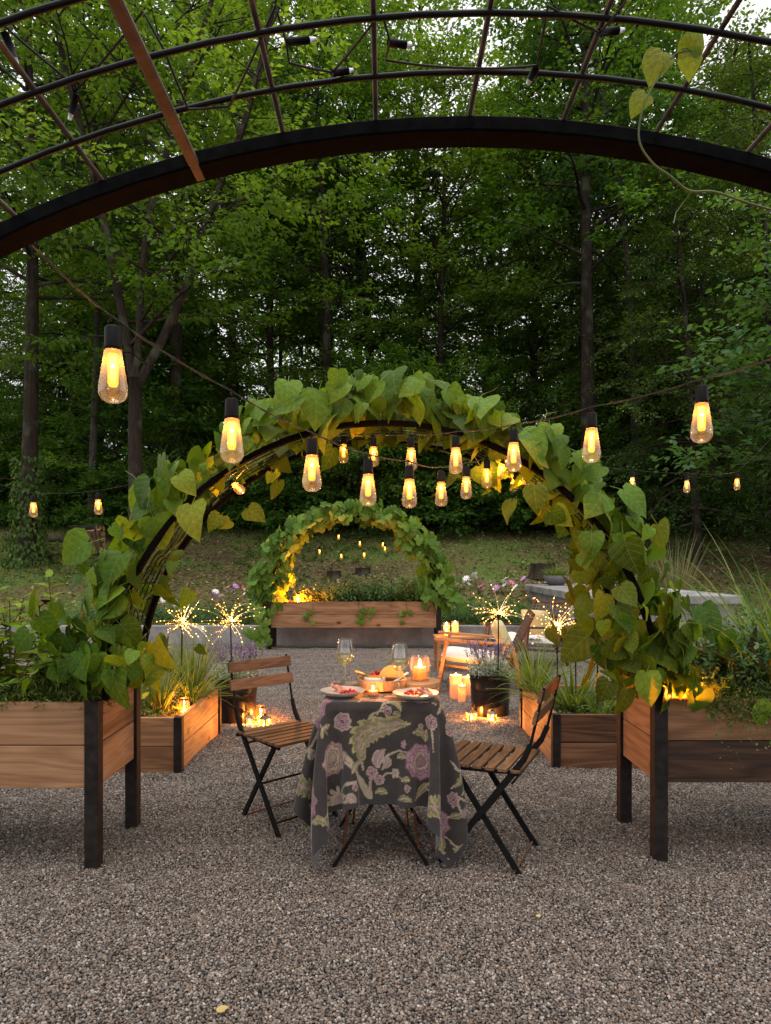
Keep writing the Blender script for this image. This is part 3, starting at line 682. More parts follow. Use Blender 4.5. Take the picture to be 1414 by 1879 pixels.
def lobed_mesh(seed, lobes=5, depth=.28, name='leaf'):
    g = random.Random(seed); n = lobes*4; vs = [(0, .28, .05)]; ring = []
    for k in range(n+1):
        a = -math.pi*.93+2*math.pi*.93*k/n; r = .5*(1-depth+depth*abs(math.cos(a*lobes/2))**.8)*(1+.3*max(0, math.cos(a))**4)*g.uniform(.92,1.06)
        x, y = math.sin(a)*r*1.05, .28+math.cos(a)*r
        vs.append((x, y, .05+.10*abs(x)-.28*(r)**2+g.uniform(-.03,.03)))
    for k in range(n+1):
        p = vs[1+k]; q = tuple(lerp(vs[0][i], p[i], .55) for i in range(3)); vs.append((q[0], q[1], q[2]+.03+g.uniform(-.012,.012)))
    fs = []
    for k in range(n): fs.append((0, n+2+k, n+3+k)); fs.append((n+2+k, 1+k, 2+k, n+3+k))
    b = len(vs); vs += [(-.012,.25,.03), (.012,.25,.03), (.012,-.35,-.12), (-.012,-.35,-.12)]; fs.append((b,b+1,b+2,b+3))
    me = bpy.data.meshes.new(name); me.from_pydata(vs, [], fs); me.polygons.foreach_set('use_smooth', [True]*len(fs)); me.update(); return me
HEART = [heart_mesh(s) for s in range(11)]; HEART_OLD = [heart_mesh(s+30) for s in range(5)]; LOBED = [lobed_mesh(s) for s in range(4)]
for me in HEART: me.materials.append(M['vine_leaf'])
for me in HEART_OLD: me.materials.append(M['vine_leaf_old'])
for me in LOBED: me.materials.append(M['squash_leaf'])
def put_leaf(me, parent, p, d, n, s, name='leaf'):
    d = Vector(d).normalized(); n = Vector(n); n = n-d*n.dot(d)
    if n.length < 1e-3: n = d.orthogonal()
    n.normalize(); x = d.cross(n)
    o = bpy.data.objects.new(name, me); C.objects.link(o); o.parent = parent
    m = Matrix(((x.x*s, d.x*s, n.x*s, p[0]), (x.y*s, d.y*s, n.y*s, p[1]), (x.z*s, d.z*s, n.z*s, p[2]), (0,0,0,1)))
    o.matrix_basis = m; return o
G = random.Random
def vine(label, side, seed, spec, metal_c, meshes, nstem, y0, y1, size, lift=.93, old=None, fill=460, fillm='vine_fill'):
    """spec: list of (a0, a1, out0, out1, count) bands measured from the crown of the arch along one side"""
    g = random.Random(seed); cx, zc, R = metal_c
    base = Vector((cx+side*R, (y0+y1)/2, zc-.05)); t = thing('climbing_vine', label, 'vine', base)
    mb = MB()
    for k in range(nstem):
        yy = g.uniform(y0+.03, y1-.03); ph = g.uniform(0,6); amax = g.uniform(-.25,.4) if k < 3 else g.uniform(.2,1.0); pts = []
        for i in range(26):
            a = lerp(1.57, amax, i/25); r = R+.02+.018*math.sin(ph+i*.8); y = min(y1, max(y0, yy+.10*math.sin(ph*2+i*.45)))
            pts.append(Vector((cx+side*r*math.sin(a), y, zc+r*math.cos(a)))-base)
        mb.tube(pts, [lerp(.006,.0025,i/25) for i in range(26)], 5)
    mb.build('stem', M['stem_green'], t, smooth=True)
    for k in range(7):                          # loose curling tips
        a = g.uniform(-.1, 1.1); r = R+.12; p = Vector((cx+side*r*math.sin(a), g.uniform(y0-.02, y0+.25), zc+r*math.cos(a)))-base; d = Vector((g.gauss(side*.3,.4), g.gauss(-.2,.3), g.uniform(.4,1))); pts = []
        for i in range(22):
            pts.append(p.copy()); d = (d+Vector((math.cos(i*.5+k)*.25, math.sin(i*.4+k)*.2, math.sin(i*.6+k*2)*.25-.04))).normalized(); p = p+d*(.011*(y1-y0)/.5)
        MB().tube(pts, [lerp(.0022,.0008,i/21)*(1 if R < 1.2 else 1.6) for i in range(22)], 4).build('tendril', M['tendril'], t, smooth=True)
    for a0, a1, o0, o1, cnt, front in spec:
        for _ in range(cnt):
            a = g.uniform(a0, a1); o = g.uniform(o0, o1); r = R+o; on_front = g.random() < front
            y = g.uniform(y0-.10, y0+.05) if on_front else g.uniform(y0, y1+.06)
            outw = Vector((side*math.sin(a), 0, math.cos(a)))
            p = Vector((cx, y, zc))+outw*r-base
            if a > 1.25: p.x += side*g.gauss(0,.09)
            sz = g.uniform(*size)*(1 if g.random() > .25 else .7)
            if p.z+base.z-sz*.9 < zc+.01 and g.random() < lift: p.z = zc-base.z+sz*.9+g.uniform(-.02,.42)
            if side > 0 and zc == AZC and R == AR and p.z+base.z < .93 and 1.14 < p.x+base.x < 1.42 and on_front: continue
            n = outw*g.uniform(.35,1.0)*(1 if o > -.06 else -.5)+Vector((g.gauss(0,.5), -(g.uniform(.4,1.2) if on_front else g.uniform(.0,.7)), g.uniform(.0,.5)))
            d = Vector((g.gauss(0,.5)+side*.2, g.gauss(-.15,.4), -1.0+.55*max(0, math.cos(a))*g.random()))
            put_leaf(g.choice(old if old and a > .9 and g.random() < .55 else meshes), t, p, d, n, sz)
    # smaller leaves deep in the vine, one mass
    if not fill: return t
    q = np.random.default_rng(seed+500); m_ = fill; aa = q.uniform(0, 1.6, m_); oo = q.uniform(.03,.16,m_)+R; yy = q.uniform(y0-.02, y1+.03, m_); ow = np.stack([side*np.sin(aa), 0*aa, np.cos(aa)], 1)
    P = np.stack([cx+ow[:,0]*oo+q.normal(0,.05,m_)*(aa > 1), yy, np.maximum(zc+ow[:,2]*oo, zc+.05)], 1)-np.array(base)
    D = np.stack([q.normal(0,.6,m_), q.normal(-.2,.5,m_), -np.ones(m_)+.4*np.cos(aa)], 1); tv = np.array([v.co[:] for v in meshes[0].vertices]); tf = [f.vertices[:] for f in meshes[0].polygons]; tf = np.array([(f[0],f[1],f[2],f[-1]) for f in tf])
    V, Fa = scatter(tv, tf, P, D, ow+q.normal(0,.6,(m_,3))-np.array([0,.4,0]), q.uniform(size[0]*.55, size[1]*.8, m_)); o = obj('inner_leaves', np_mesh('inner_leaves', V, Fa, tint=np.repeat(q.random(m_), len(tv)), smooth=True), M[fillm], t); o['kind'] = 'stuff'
    return t
GZ = (ACX, AZC, AR)
vine('bean vine climbing the left half of the big arch', -1, 21, [(.0,.5,.05,.22,78,.45),(.5,1.05,.07,.20,52,.25),(1.05,1.6,.0,.24,95,.5),(.2,1.1,-.14,-.02,10,.2),(1.3,1.62,-.16,.26,50,.5)], GZ, HEART, 8, 2.86, 3.36, (.06,.158), fill=200)
vine('bean vine draped thickly over the right half of the big arch', 1, 22, [(.0,.5,.05,.22,78,.45),(.5,1.05,.03,.20,66,.5),(1.05,1.6,-.14,.18,95,.55),(.25,1.1,-.18,-.02,20,.4),(1.3,1.6,-.2,.16,45,.6)], GZ, HEART, 8, 2.88, 3.38, (.06,.155), old=HEART_OLD)
GR = (-.465, BEDTOP, 1.245)
vine('squash vine over the left half of the far small arch, lit amber', -1, 23, [(.0,.6,.0,.27,85,.5),(.6,1.2,-.10,.30,95,.5),(1.2,1.62,-.20,.24,118,.5)], GR, LOBED, 7, 10.05, 10.46, (.12,.22), .2, fill=0)
vine('squash vine over the right half of the far small arch', 1, 24, [(.0,.6,.0,.27,85,.5),(.6,1.2,-.14,.28,98,.5),(1.2,1.62,-.26,.16,116,.5)], GR, LOBED, 7, 10.05, 10.46, (.12,.22), .2, fill=0)
# squash leaves that trail down the ends and face of the far bed
g = random.Random(5); t = thing('trailing_vine', 'squash runner trailing down the left leg of the far bed', 'vine', (-1.80, 9.95, .7))
mb = MB(); mb.tube([(0,0,0),(.02,-.03,-.25),(.05,-.02,-.5),(.0,-.04,-.66)], .006, 5); mb.build('stem', M['stem_green'], t, smooth=True)
for i in range(22): put_leaf(g.choice(LOBED), t, (g.gauss(-.03,.10), g.uniform(-.08,.04), -g.uniform(0,.66)), (g.gauss(0,.4), -.2, -1), (g.gauss(0,.4), -1, .3), g.uniform(.11,.19))
t = thing('trailing_vine', 'small squash tendrils hanging on the face of the far bed', 'vine', (-.45, 9.975, .70))
mb = MB()
for x0 in (-.62, .05, .12, .75):
    mb.tube([(x0,0,0),(x0+.02,-.015,-.12),(x0-.02,-.012,-.28)], .004, 4)
    for i in range(4): put_leaf(g.choice(LOBED), t, (x0+g.gauss(0,.05), -.015, -g.uniform(.04,.28)), (g.gauss(0,.5), -.1, -1), (g.gauss(0,.4), -1, .3), g.uniform(.06,.11))
mb.build('stem', M['stem_green'], t, smooth=True)
foliage('pale_leaf', (.11,.20,.03), (.13,.23,.04), (.15,.26,.05), trans=.5, attr=False, veins=True)
PALE = heart_mesh(2); PALE.materials.append(M['pale_leaf'])
# pale shoot curling on the near arch
p0 = at(1250, 150, .66); t = thing('vine_shoot', 'pale young vine shoot curling on the near arch, upper right', 'vine', p0)
def smooth_path(pts, k=6):
    r = []
    for i in range(len(pts)-1):
        a, b, c, d = pts[max(i-1,0)], pts[i], pts[i+1], pts[min(i+2, len(pts)-1)]
        for j in range(k):
            f = j/k; r.append(.5*((2*b)+(c-a)*f+(2*a-5*b+4*c-d)*f*f+(3*b-a-3*c+d)*f**3))
    return r+[pts[-1]]
mb = MB(); pp = smooth_path([at(*q)-p0 for q in ((1440,392,.72),(1370,372,.71),(1310,352,.70),(1265,350,.70),(1228,322,.68),(1196,298,.67),(1172,255,.665),(1182,190,.66),(1215,130,.66),(1238,100,.66),(1266,92,.66))]); mb.tube(pp, [lerp(.0013,.0007,i/(len(pp)-1)) for i in range(len(pp))], 6)
mb.tube([at(1270,350,.70)-p0, at(1240,390,.70)-p0, at(1236,410,.70)-p0], .0006, 4); mb.build('stem', M['stem_green'], t, smooth=True)
for (x, y), dd, s in (((1215,95),(-.2,-.2,-.55),.030), ((1268,92),(.1,-.1,-.8),.024), ((1262,95),(.35,-.4,.8),.026), ((1184,172),(-.5,-.2,-.8),.022)):
    put_leaf(PALE, t, at(x, y, .66)-p0, dd, (.1,-1,.3), s)

# ================================================================== TABLE WITH ITS CLOTH
TX, TY, TZ, TH = -.016, 3.110, .712, .254            # centre, height, half width
t = thing('folding_table', 'small folding bistro table with crossed black legs under floral cloth', 'table', (TX, TY, 0))
for i in range(5):
    w = 2*TH/5
    MB().box(-w/2+.003, w/2-.003, -TH+.01, TH-.01, TZ-.028, TZ-.006).build('top_slat', M['acacia'], t, (-TH+w*(i+.5), 0, 0), bevel=.002)
for y in (-.24, .20):
    MB().bar((-.215, y, 0), (.205, y, TZ-.035), .013, .026, up=(0,1,0)).build('leg', M['black_steel'], t, bevel=.002, seg=1)
    MB().bar((.205, y+.016, 0), (-.215, y+.016, TZ-.035), .013, .026, up=(0,1,0)).build('leg', M['black_steel'], t, bevel=.002, seg=1)
for x in (-.12, .11):
    MB().tube([(x, -.24, .20 if x < 0 else .19), (x, .20, .20 if x < 0 else .19)], .006, 6).build('crossbar', M['black_steel'], t, smooth=True)
MB().bar((-.165, -.235, .095), (-.165, .20, .095), .012, .012).build('crossbar', M['brown_steel'], t)
MB().bar((.155, -.235, .095), (.155, .20, .095), .012, .012).build('crossbar', M['brown_steel'], t)

def drape(n=55, size=1.32, steps=190, iters=13):
    """a square cloth settling over the table top (position based)"""
    g = np.random.default_rng(3); sp = size/(n-1)
    u = np.linspace(-size/2, size/2, n); U, Vv = np.meshgrid(u, u, indexing='ij')
    P = np.stack([U, Vv, np.full_like(U, .004)], -1); P[..., 2] += g.normal(0, .0015, U.shape)
    pin = (np.abs(U) < TH-.004) & (np.abs(Vv) < TH-.004)
    fall = np.sqrt(np.maximum(np.abs(U)-TH, 0)**2+np.maximum(np.abs(Vv)-TH, 0)**2)
    P[..., 2] -= .35*fall
    # the corners are swung a little, as they were left
    for sx, sy, ax, ay in ((-1,-1,-.03,.02), (1,-1,.02,-.04), (1,1,.03,.01), (-1,1,-.03,.02)):
        m_ = (U*sx > TH) & (Vv*sy > TH); P[m_] += np.array([ax, ay, 0])*(fall[m_][:,None]/.6)
    Q = P.copy(); P0 = P.copy(); dt2 = 9.8*.011**2
    def con(sa, sb, L, k):
        d = P[sb]-P[sa]; l = np.linalg.norm(d, axis=-1, keepdims=True)+1e-9; c = d*((l-L)/l)*(.5*k)
        P[sa] += c; P[sb] -= c
    S = slice
    def pairs(step, axis):
        for o in range(2*step):
            a = S(o, n-step, 2*step) if step == 1 else S(o, n-step, 2*step); b = S(o+step, n, 2*step)
            na = len(range(*a.indices(n))); nb = len(range(*b.indices(n))); m_ = min(na, nb)
            a = S(o, o+2*step*m_-2*step+1, 2*step); b = S(o+step, o+step+2*step*m_-2*step+1, 2*step)
            if m_ > 0: yield ((a, S(None)), (b, S(None))) if axis == 0 else ((S(None), a), (S(None), b))
    lists = [(list(pairs(1, ax)), sp, 1.0) for ax in (0, 1)] + [(list(pairs(2, ax)), 2*sp, .07) for ax in (0, 1)]
    dia = sp*math.sqrt(2)
    for s in range(steps):
        vel = (P-Q)*(.965 if s < 120 else .9); Q = P.copy(); P += vel; P[..., 2] -= dt2
        for it in range(iters):
            for prs, L, k in lists:
                for a, b in prs: con(a, b, L, k)
            con((S(0,n-1), S(0,n-1)), (S(1,n), S(1,n)), dia, .18); con((S(0,n-1), S(1,n)), (S(1,n), S(0,n-1)), dia, .18)
            P[pin] = P0[pin]*np.array([1,1,0])
            x, y, z = P[..., 0], P[..., 1], P[..., 2]
            ins = (np.abs(x) < TH+.004) & (np.abs(y) < TH+.004) & (z < 0) & (z > -.045) & ~pin
            dx, dy = TH+.004-np.abs(x), TH+.004-np.abs(y)
            ex = ins & (dx < dy); ey = ins & ~(dx < dy)
            P[..., 0][ex] = (np.sign(x)*(TH+.004))[ex]; P[..., 1][ey] = (np.sign(y)*(TH+.004))[ey]
            deep = (np.abs(x) < TH+.002) & (np.abs(y) < TH+.002) & (z <= -.045)      # hangs outside the legs
            dx, dy = TH+.002-np.abs(x), TH+.002-np.abs(y)
            ex = deep & (dx < dy); ey = deep & ~(dx < dy)
            P[..., 0][ex] += (np.sign(x)*dx*.5)[ex]; P[..., 1][ey] += (np.sign(y)*dy*.5)[ey]
    return P, u
def upsample(P, k):
    """Catmull-Rom in both directions"""
    def one(A):
        n = A.shape[0]; A = np.concatenate([2*A[:1]-A[1:2], A, 2*A[-1:]-A[-2:-1]], 0)
        T = np.linspace(0, n-1-1e-6, (n-1)*k+1); i = T.astype(int); f = (T-i).reshape(-1, *[1]*(A.ndim-1))
        a, b, c, d = A[i], A[i+1], A[i+2], A[i+3]
        return .5*((2*b)+(-a+c)*f+(2*a-5*b+4*c-d)*f**2+(-a+3*b-3*c+d)*f**3)
    return np.swapaxes(one(np.swapaxes(one(P), 0, 1)), 0, 1)

# printed flowers: colours painted onto the weave by place on the cloth (u to the right, v downwards from the front edge, metres)
CH, CR, MV, PL, OL, LM = [np.array(c) for c in ((.033,.029,.027),(.31,.26,.185),(.235,.16,.168),(.090,.036,.056),(.14,.128,.058),(.235,.21,.105))]
def paint(U, Vv):
    U0, V0 = U, Vv     # hand-drawn wobble
    U = U0+.0016*np.sin(V0*120+2*np.sin(U0*70)); Vv = V0+.0016*np.sin(U0*130+2*np.sin(V0*60))
    col = np.tile(CH, (*U.shape, 1)).astype(float)
    def put(mask, c): col[mask] = c
    def rose(cx, cy, r, c=MV, line=PL, pet=7, ph=0.):
        dx, dy = U-cx, Vv-cy; rr = np.hypot(dx, dy)/r; th = np.arctan2(dy, dx)+ph
        edge = 1-.16*np.abs(np.sin(th*pet/2)); m_ = rr < edge
        put(m_, c); k = rr*4.2+.35*np.abs(np.sin(th*(pet-2)/2+rr*3)); ln = m_ & (np.abs(k-np.round(k)) < .13); put(ln, line)
        put(m_ & (np.abs(rr-edge) < .10), CR*.9); put(rr < .16, PL)
    def peony(cx, cy, r, ph=0., c=MV):
        for q, cc in ((1.0, c*.85), (.78, c), (.55, CR*.9), (.34, c*.8)):
            dx, dy = U-cx, Vv-cy; rr = np.hypot(dx, dy)/r; th = np.arctan2(dy, dx)+ph+q*3
            e = q*(1-.13*np.abs(np.sin(th*4.5))-.05*np.sin(th*2+q*9)); put(rr < e, cc); put((rr < e) & (rr > e-.06), PL*1.6); put((rr < e) & (np.abs(np.sin(th*13)) < .12) & (rr > e-.2), PL*1.4)
    def daisy(cx, cy, r, n=12, c=CR):
        dx, dy = U-cx, Vv-cy; rr = np.hypot(dx, dy)/r; th = np.arctan2(dy, dx)
        e = .55+.45*np.abs(np.cos(th*n/2)); put(rr < e, c); put((rr < e) & (np.abs(np.sin(th*n/2)) < .2), MV*.8); put(rr < .42, MV); put((rr < .42) & (np.sin(rr*60) > .3), CR*.8)
    def curve(pts, n=70):
        p = np.array(pts, float); t_ = np.linspace(0, 1, n)[:,None]
        if len(p) == 3: return (1-t_)**2*p[0]+2*(1-t_)*t_*p[1]+t_**2*p[2]
        return (1-t_)**3*p[0]+3*(1-t_)**2*t_*p[1]+3*(1-t_)*t_**2*p[2]+t_**3*p[3]
    def near(c):
        x0, y0 = c.min(0)-.08; x1, y1 = c.max(0)+.08; box = (U > x0) & (U < x1) & (Vv > y0) & (Vv < y1); idx = np.argwhere(box)
        if not len(idx): return None
        q = np.stack([U[box], Vv[box]], 1); d = np.linalg.norm(q[:,None]-c[None], axis=-1); j = d.argmin(1); dd = d[np.arange(len(q)), j]
        tg = np.gradient(c, axis=0)[j]; s = np.sign(tg[:,0]*(q[:,1]-c[j,1])-tg[:,1]*(q[:,0]-c[j,0])); return box, j/(len(c)-1), dd, s
    def fill(box, m_, c):
        b = col[box]; b[m_] = c; col[box] = b
    def stem(pts, w, c=CR):
        r = near(curve(pts))
        if r: box, t_, d, s = r; fill(box, d < w*(1-.55*t_), c*.85)
    def leaf(pts, w, c=OL, lobes=0, c2=None):
        r = near(curve(pts))
        if not r: return
        box, t_, d, s = r; e = w*np.sin(np.pi*np.clip(t_, 0, 1))**.8
        if lobes: e = w*np.sin(np.pi*np.clip(t_*.93+.07, 0, 1))**.6*(.55+.45*np.abs(np.sin((t_*1.0+d*3.5)*lobes*np.pi)))
        m_ = d < e; fill(box, m_, c); fill(box, m_ & (d > e*.72), (c2 if c2 is not None else LM)); fill(box, m_ & (d < .0022), CR)
        if lobes: fill(box, m_ & (d < e*.45) & (np.sin((t_+d*5)*lobes*2*np.pi) > .1), MV)
    q = lambda x, y: ((x-852)/1183.0, (y-470)/1183.0)
    # the front fall, as photographed
    for pts, w in (([q(800,930),q(770,830),q(690,760),q(600,680)],.010), ([q(800,930),q(790,870),q(800,800)],.008), ([q(640,690),q(720,740),q(700,800),q(790,925)],.011),
                   ([q(760,780),q(730,700),q(740,640),q(760,600)],.006), ([q(860,740),q(900,680),q(985,690)],.006), ([q(860,810),q(890,780),q(980,830)],.005), ([q(700,830),q(600,820),q(605,930)],.007),
                   ([q(790,540),q(800,500),q(870,500)],.005), ([q(680,560),q(720,590),q(725,600)],.004), ([q(1100,560),q(1130,600),q(1150,660)],.005), ([q(860,470),q(980,430),q(1130,470)],.004)): stem(pts, w)
    leaf([q(750,712),q(690,600),q(800,555),q(1000,560)], .052, OL, 7); leaf([q(745,700),q(780,600),q(840,590),q(930,590)], .030, OL*1.2, 6)
    leaf([q(690,790),q(700,740),q(760,745)], .016, CR*.7, c2=OL); leaf([q(840,770),q(815,720),q(870,680)], .026, MV, c2=CR); leaf([q(850,780),q(900,740),q(880,720)], .018, MV, c2=CR)
    for a, b, c in ((q(1010,600),q(1040,590),q(1085,605)),(q(1080,640),q(1070,610),q(1085,580)),(q(930,725),q(955,700),q(985,720)),(q(960,830),q(985,810),q(1000,830)),(q(820,890),q(850,870),q(885,900)),(q(630,930),q(660,880),q(700,930)),(q(1050,930),q(1080,860),q(1120,830)),(q(905,520),q(930,505),q(945,525)),(q(930,940),q(980,880),q(1030,935))): leaf([a, b, c], .014, OL)
    peony(*q(1062,735), .078, .4); peony(*q(575,705), .075, 1.2, CR*.95); rose(*q(655,548), .040); rose(*q(880,498), .022); rose(*q(1105,545), .030); rose(*q(803,795), .028, pet=9); rose(*q(842,828), .024, pet=9)
    daisy(*q(922,797), .022, 6); daisy(*q(965,655), .016, 5, MV*1.1); rose(*q(1050,572), .012); rose(*q(700,852), .017); rose(*q(995,860), .016); daisy(*q(568,920), .070, 13); leaf([q(640,900),q(665,880),q(700,940)], .020, MV)
    # sprigs between the large flowers
    gs = random.Random(15)
    for i in range(120):
        x, y = gs.uniform(-.27,.27), gs.uniform(.0,.42); j = np.unravel_index(np.argmin((U-x)**2+(Vv-y)**2), U.shape)
        k_ = 9; pt = col[max(0,j[0]-k_):j[0]+k_, max(0,j[1]-k_):j[1]+k_]
        if np.abs(pt-CH).max() > .02: continue
        a = gs.uniform(0,6.28); L = gs.uniform(.028,.045); ex, ey = x+math.cos(a)*L, y+math.sin(a)*L
        stem([(x-math.cos(a)*.02, y-math.sin(a)*.02), (x, y+.004), (ex, ey)], .0032)
        for s_ in (-1, 1): leaf([(x, y), (x+math.cos(a+s_*.7)*L*.5, y+math.sin(a+s_*.7)*L*.5), (x+math.cos(a+s_*.8)*L*.9, y+math.sin(a+s_*.8)*L*.9)], .009, OL)
        if gs.random() < .6: rose(ex, ey, .010+.006*gs.random())
    # the rest of the cloth carries the same print
    g = random.Random(8); placed = [(0, .2, .24)]
    for i in range(420):
        x, y = g.uniform(-.74,.74), g.uniform(-1.06,.50)
        if abs(x) < .265 and y > .0: continue
        k = g.random(); r = .075 if k < .2 else .055 if k < .35 else .035 if k < .7 else .024
        if any((x-a)**2+(y-b)**2 < (r+c)**2*1.05 for a, b, c in placed if c < .2): continue
        if abs(x) < .3+r*.3 and y > -.02: continue
        placed.append((x, y, r)); a = g.uniform(0,6.28); L = r*2.4
        pts = [(x, y), (x+math.cos(a)*L*.5, y+math.sin(a)*L*.5), (x+math.cos(a+.8)*L, y+math.sin(a+.8)*L)]
        stem(pts, .007); leaf([pts[1], (pts[1][0]+.03, pts[1][1]-.03), (pts[1][0]+.07*math.cos(a-.5), pts[1][1]+.07*math.sin(a-.5))], .014, OL)
        if k < .2: peony(x, y, r, a, MV if g.random() < .6 else CR*.9)
        elif k < .35: leaf([(x-.08*math.cos(a), y-.08*math.sin(a)), (x+.05*math.sin(a), y-.05*math.cos(a)), (x+.1*math.cos(a+.4), y+.1*math.sin(a+.4))], .045, OL, 6)
        elif k < .7: rose(x, y, r*.9)
        else: daisy(x, y, r, 6+int(k*10), MV if g.random() < .5 else CR)
    gg = np.random.default_rng(4); weave = .86+.28*gg.random(U.shape); mott = .94+.12*vnoise(U0, V0, .02, 1); return col*(weave*mott)[..., None]
CP, cu = drape(); KU = 6
CPu = upsample(CP, KU); nn = CPu.shape[0]; uu = np.linspace(cu[0], cu[-1], nn); UU, VV = np.meshgrid(uu, uu, indexing='ij')
gw = np.random.default_rng(2)
colr = paint(UU, -TH-VV)                                  # v grows down the front fall
edge = np.minimum(np.minimum(UU-uu[0], uu[-1]-UU), np.minimum(VV-uu[0], uu[-1]-VV)) < .022
colr[edge] = colr[edge]*.0+np.array((.030,.029,.031))
jj, ii = np.meshgrid(np.arange(nn-1), np.arange(nn-1)); a_ = (ii*nn+jj).ravel()
Fq = np.stack([a_, a_+nn, a_+nn+1, a_+1], 1)
m, ns, ls = new_mat('linen_print')
a = node(ns, 'ShaderNodeAttribute', attribute_name='col'); ge = node(ns, 'ShaderNodeNewGeometry')
mx = node(ns, 'ShaderNodeMix', data_type='RGBA'); ls.new(ge.outputs['Backfacing'], mx.inputs[0]); ls.new(a.outputs['Color'], mx.inputs[6])
m2 = node(ns, 'ShaderNodeMix', data_type='RGBA'); m2.inputs[0].default_value = .72; ls.new(a.outputs['Color'], m2.inputs[6]); m2.inputs[7].default_value = (.19,.185,.18,1); ls.new(m2.outputs[2], mx.inputs[7])
p = node(ns, 'ShaderNodeBsdfPrincipled', i_Roughness=.9); p.inputs['Specular IOR Level'].default_value = .15; p.inputs['Sheen Weight'].default_value = .15; ls.new(mx.outputs[2], p.inputs['Base Color'])
tc = node(ns, 'ShaderNodeTexCoord'); nz = node(ns, 'ShaderNodeTexNoise', i_Scale=9.0, i_Detail=7.0); ls.new(tc.outputs['Object'], nz.inputs['Vector'])
b = node(ns, 'ShaderNodeBump', i_Strength=.5, i_Distance=.012); ls.new(nz.outputs[0], b.inputs['Height']); ls.new(b.outputs[0], p.inputs['Normal']); out(ns, ls, p.outputs[0])
cloth = obj('tablecloth', np_mesh('tablecloth', CPu.reshape(-1,3), Fq, col=colr.reshape(-1,3), smooth=True), m, None, (TX, TY, TZ))
tag(cloth, 'charcoal linen tablecloth printed with mauve and cream flowers', 'tablecloth')

# ================================================================== FOLDING CHAIRS
def chair(label, org, ang, W=.37):
    t = thing('folding_chair', label, 'chair', (org[0], org[1], 0), ang, 'folding bistro chairs at the table')
    for y in (.012, W-.012):
        pts = [(0, y, 0), (.335, y, .405), (.375, y, .50), (.400, y, .56), (.455, y, .795)]
        mb = MB()
        for p, q, w in ((pts[0], pts[2], .026), (pts[2], pts[3], .022)): mb.bar(p, q, w, .012, up=(0,1,0))
        mb.tube([pts[2], pts[3], pts[4]], [.008,.006,.006], 8); mb.build('back_leg', M['black_steel'], t)
        yy = y+(.014 if y < .1 else -.014)
        MB().bar((.365, yy, 0), (.075, yy, .418), .024, .011, up=(0,1,0)).build('front_leg', M['black_steel'], t)
        MB().bar((.03, yy, .424), (.36, yy, .436), .010, .014).build('seat_rail', M['black_steel'], t)
    for p in ((.055, .07), (.335, .035), (.325, .395), (.185, .225)):
        MB().tube([(p[0], .012, p[1]), (p[0], W-.012, p[1])], .0055, 6).build('crossbar', M['black_steel' if p[1] > .05 else 'brown_steel'], t, smooth=True)
    MB().tube([(.352, -.012, .436), (.352, W+.012, .436)], .008, 8).build('pivot', M['black_steel'], t, smooth=True)
    for i in range(7):
        x = .0+i*.0545
        MB().box(-.0195, .0195, -W/2-.004, W/2+.004, 0, .013).build('seat_slat', M['acacia_y'], t, (x+.015, W/2, .440), bevel=.002)
    for zc, xx in ((.760, .452), (.672, .431)):
        MB().box(-.007, .007, -W/2-.006, W/2+.006, -.0275, .0275).build('back_slat', M['acacia_y'], t, (xx-.010, W/2, zc), (0, R_(13), 0), bevel=.002)
    return t
wood('acacia_y', (.060, .030, .014), (.125, .066, .032), (.20, .112, .058), rough=.5, knots=False, scale=2.2, axis=1, rnd=.6)
chair('folding chair on the right, slatted brown wood on crossed black legs', (.217, 2.916), R_(-24.5))
chair('folding chair on the left turned outward, slatted brown wood back', (-.225, 3.412), math.atan2(.731, -.681))

# ================================================================== ON THE TABLE
attr_mat('food', rough=.4, spec=.5, bscale=60)
plain('stoneware', (.42,.39,.35), rough=.35, noise=.1, scale=20); plain('stone_rim', (.20,.13,.085), rough=.5)
plain('redcurrant', (.42,.012,.010), rough=.16, noise=.2, scale=60, spec=.6); plain('ham', (.52,.25,.19), rough=.45, noise=.35, scale=55); plain('cracker', (.58,.42,.24), rough=.8, noise=.2, scale=80)
plain('brie', (.78,.74,.64), rough=.6, noise=.06); plain('cheese_yellow', (.72,.42,.07), rough=.45, noise=.08); plain('strawberry', (.30,.015,.018), rough=.3, noise=.3, scale=80)
plain('gold', (.75,.45,.14), rough=.25, metal=.9, noise=.06); plain('wax_plain', (.80,.70,.52), rough=.45, noise=.04); wood('box_wood', (.30,.16,.07), (.45,.26,.12), (.55,.35,.18), knots=False, scale=1.5)
plain('grape', (.10,.012,.030), rough=.25, noise=.25, scale=50)
thin_glass('clear_glass', (1,1,1), .08, .02, .85); thin_glass('amber_glass', (1,.93,.8), .06, .03, .5, glow_haze=.008); thin_glass('wine', (.93,.86,.55), .08, .02, .35)
emit('flame', (1.0,.55,.16), 7)
m, ns, ls = new_mat('wax_lit')
p = node(ns, 'ShaderNodeBsdfPrincipled', i_Roughness=.45); p.inputs['Base Color'].default_value = (.80,.58,.36,1)
tr = node(ns, 'ShaderNodeBsdfTranslucent'); tr.inputs[0].default_value = (.95,.45,.12,1); mx = node(ns, 'ShaderNodeMixShader'); mx.inputs[0].default_value = .5
ls.new(p.outputs[0], mx.inputs[1]); ls.new(tr.outputs[0], mx.inputs[2]); out(ns, ls, mx.outputs[0])
def tz(px_, d): return Vector(((px_-CX)*d/F, d, TZ+.0075))
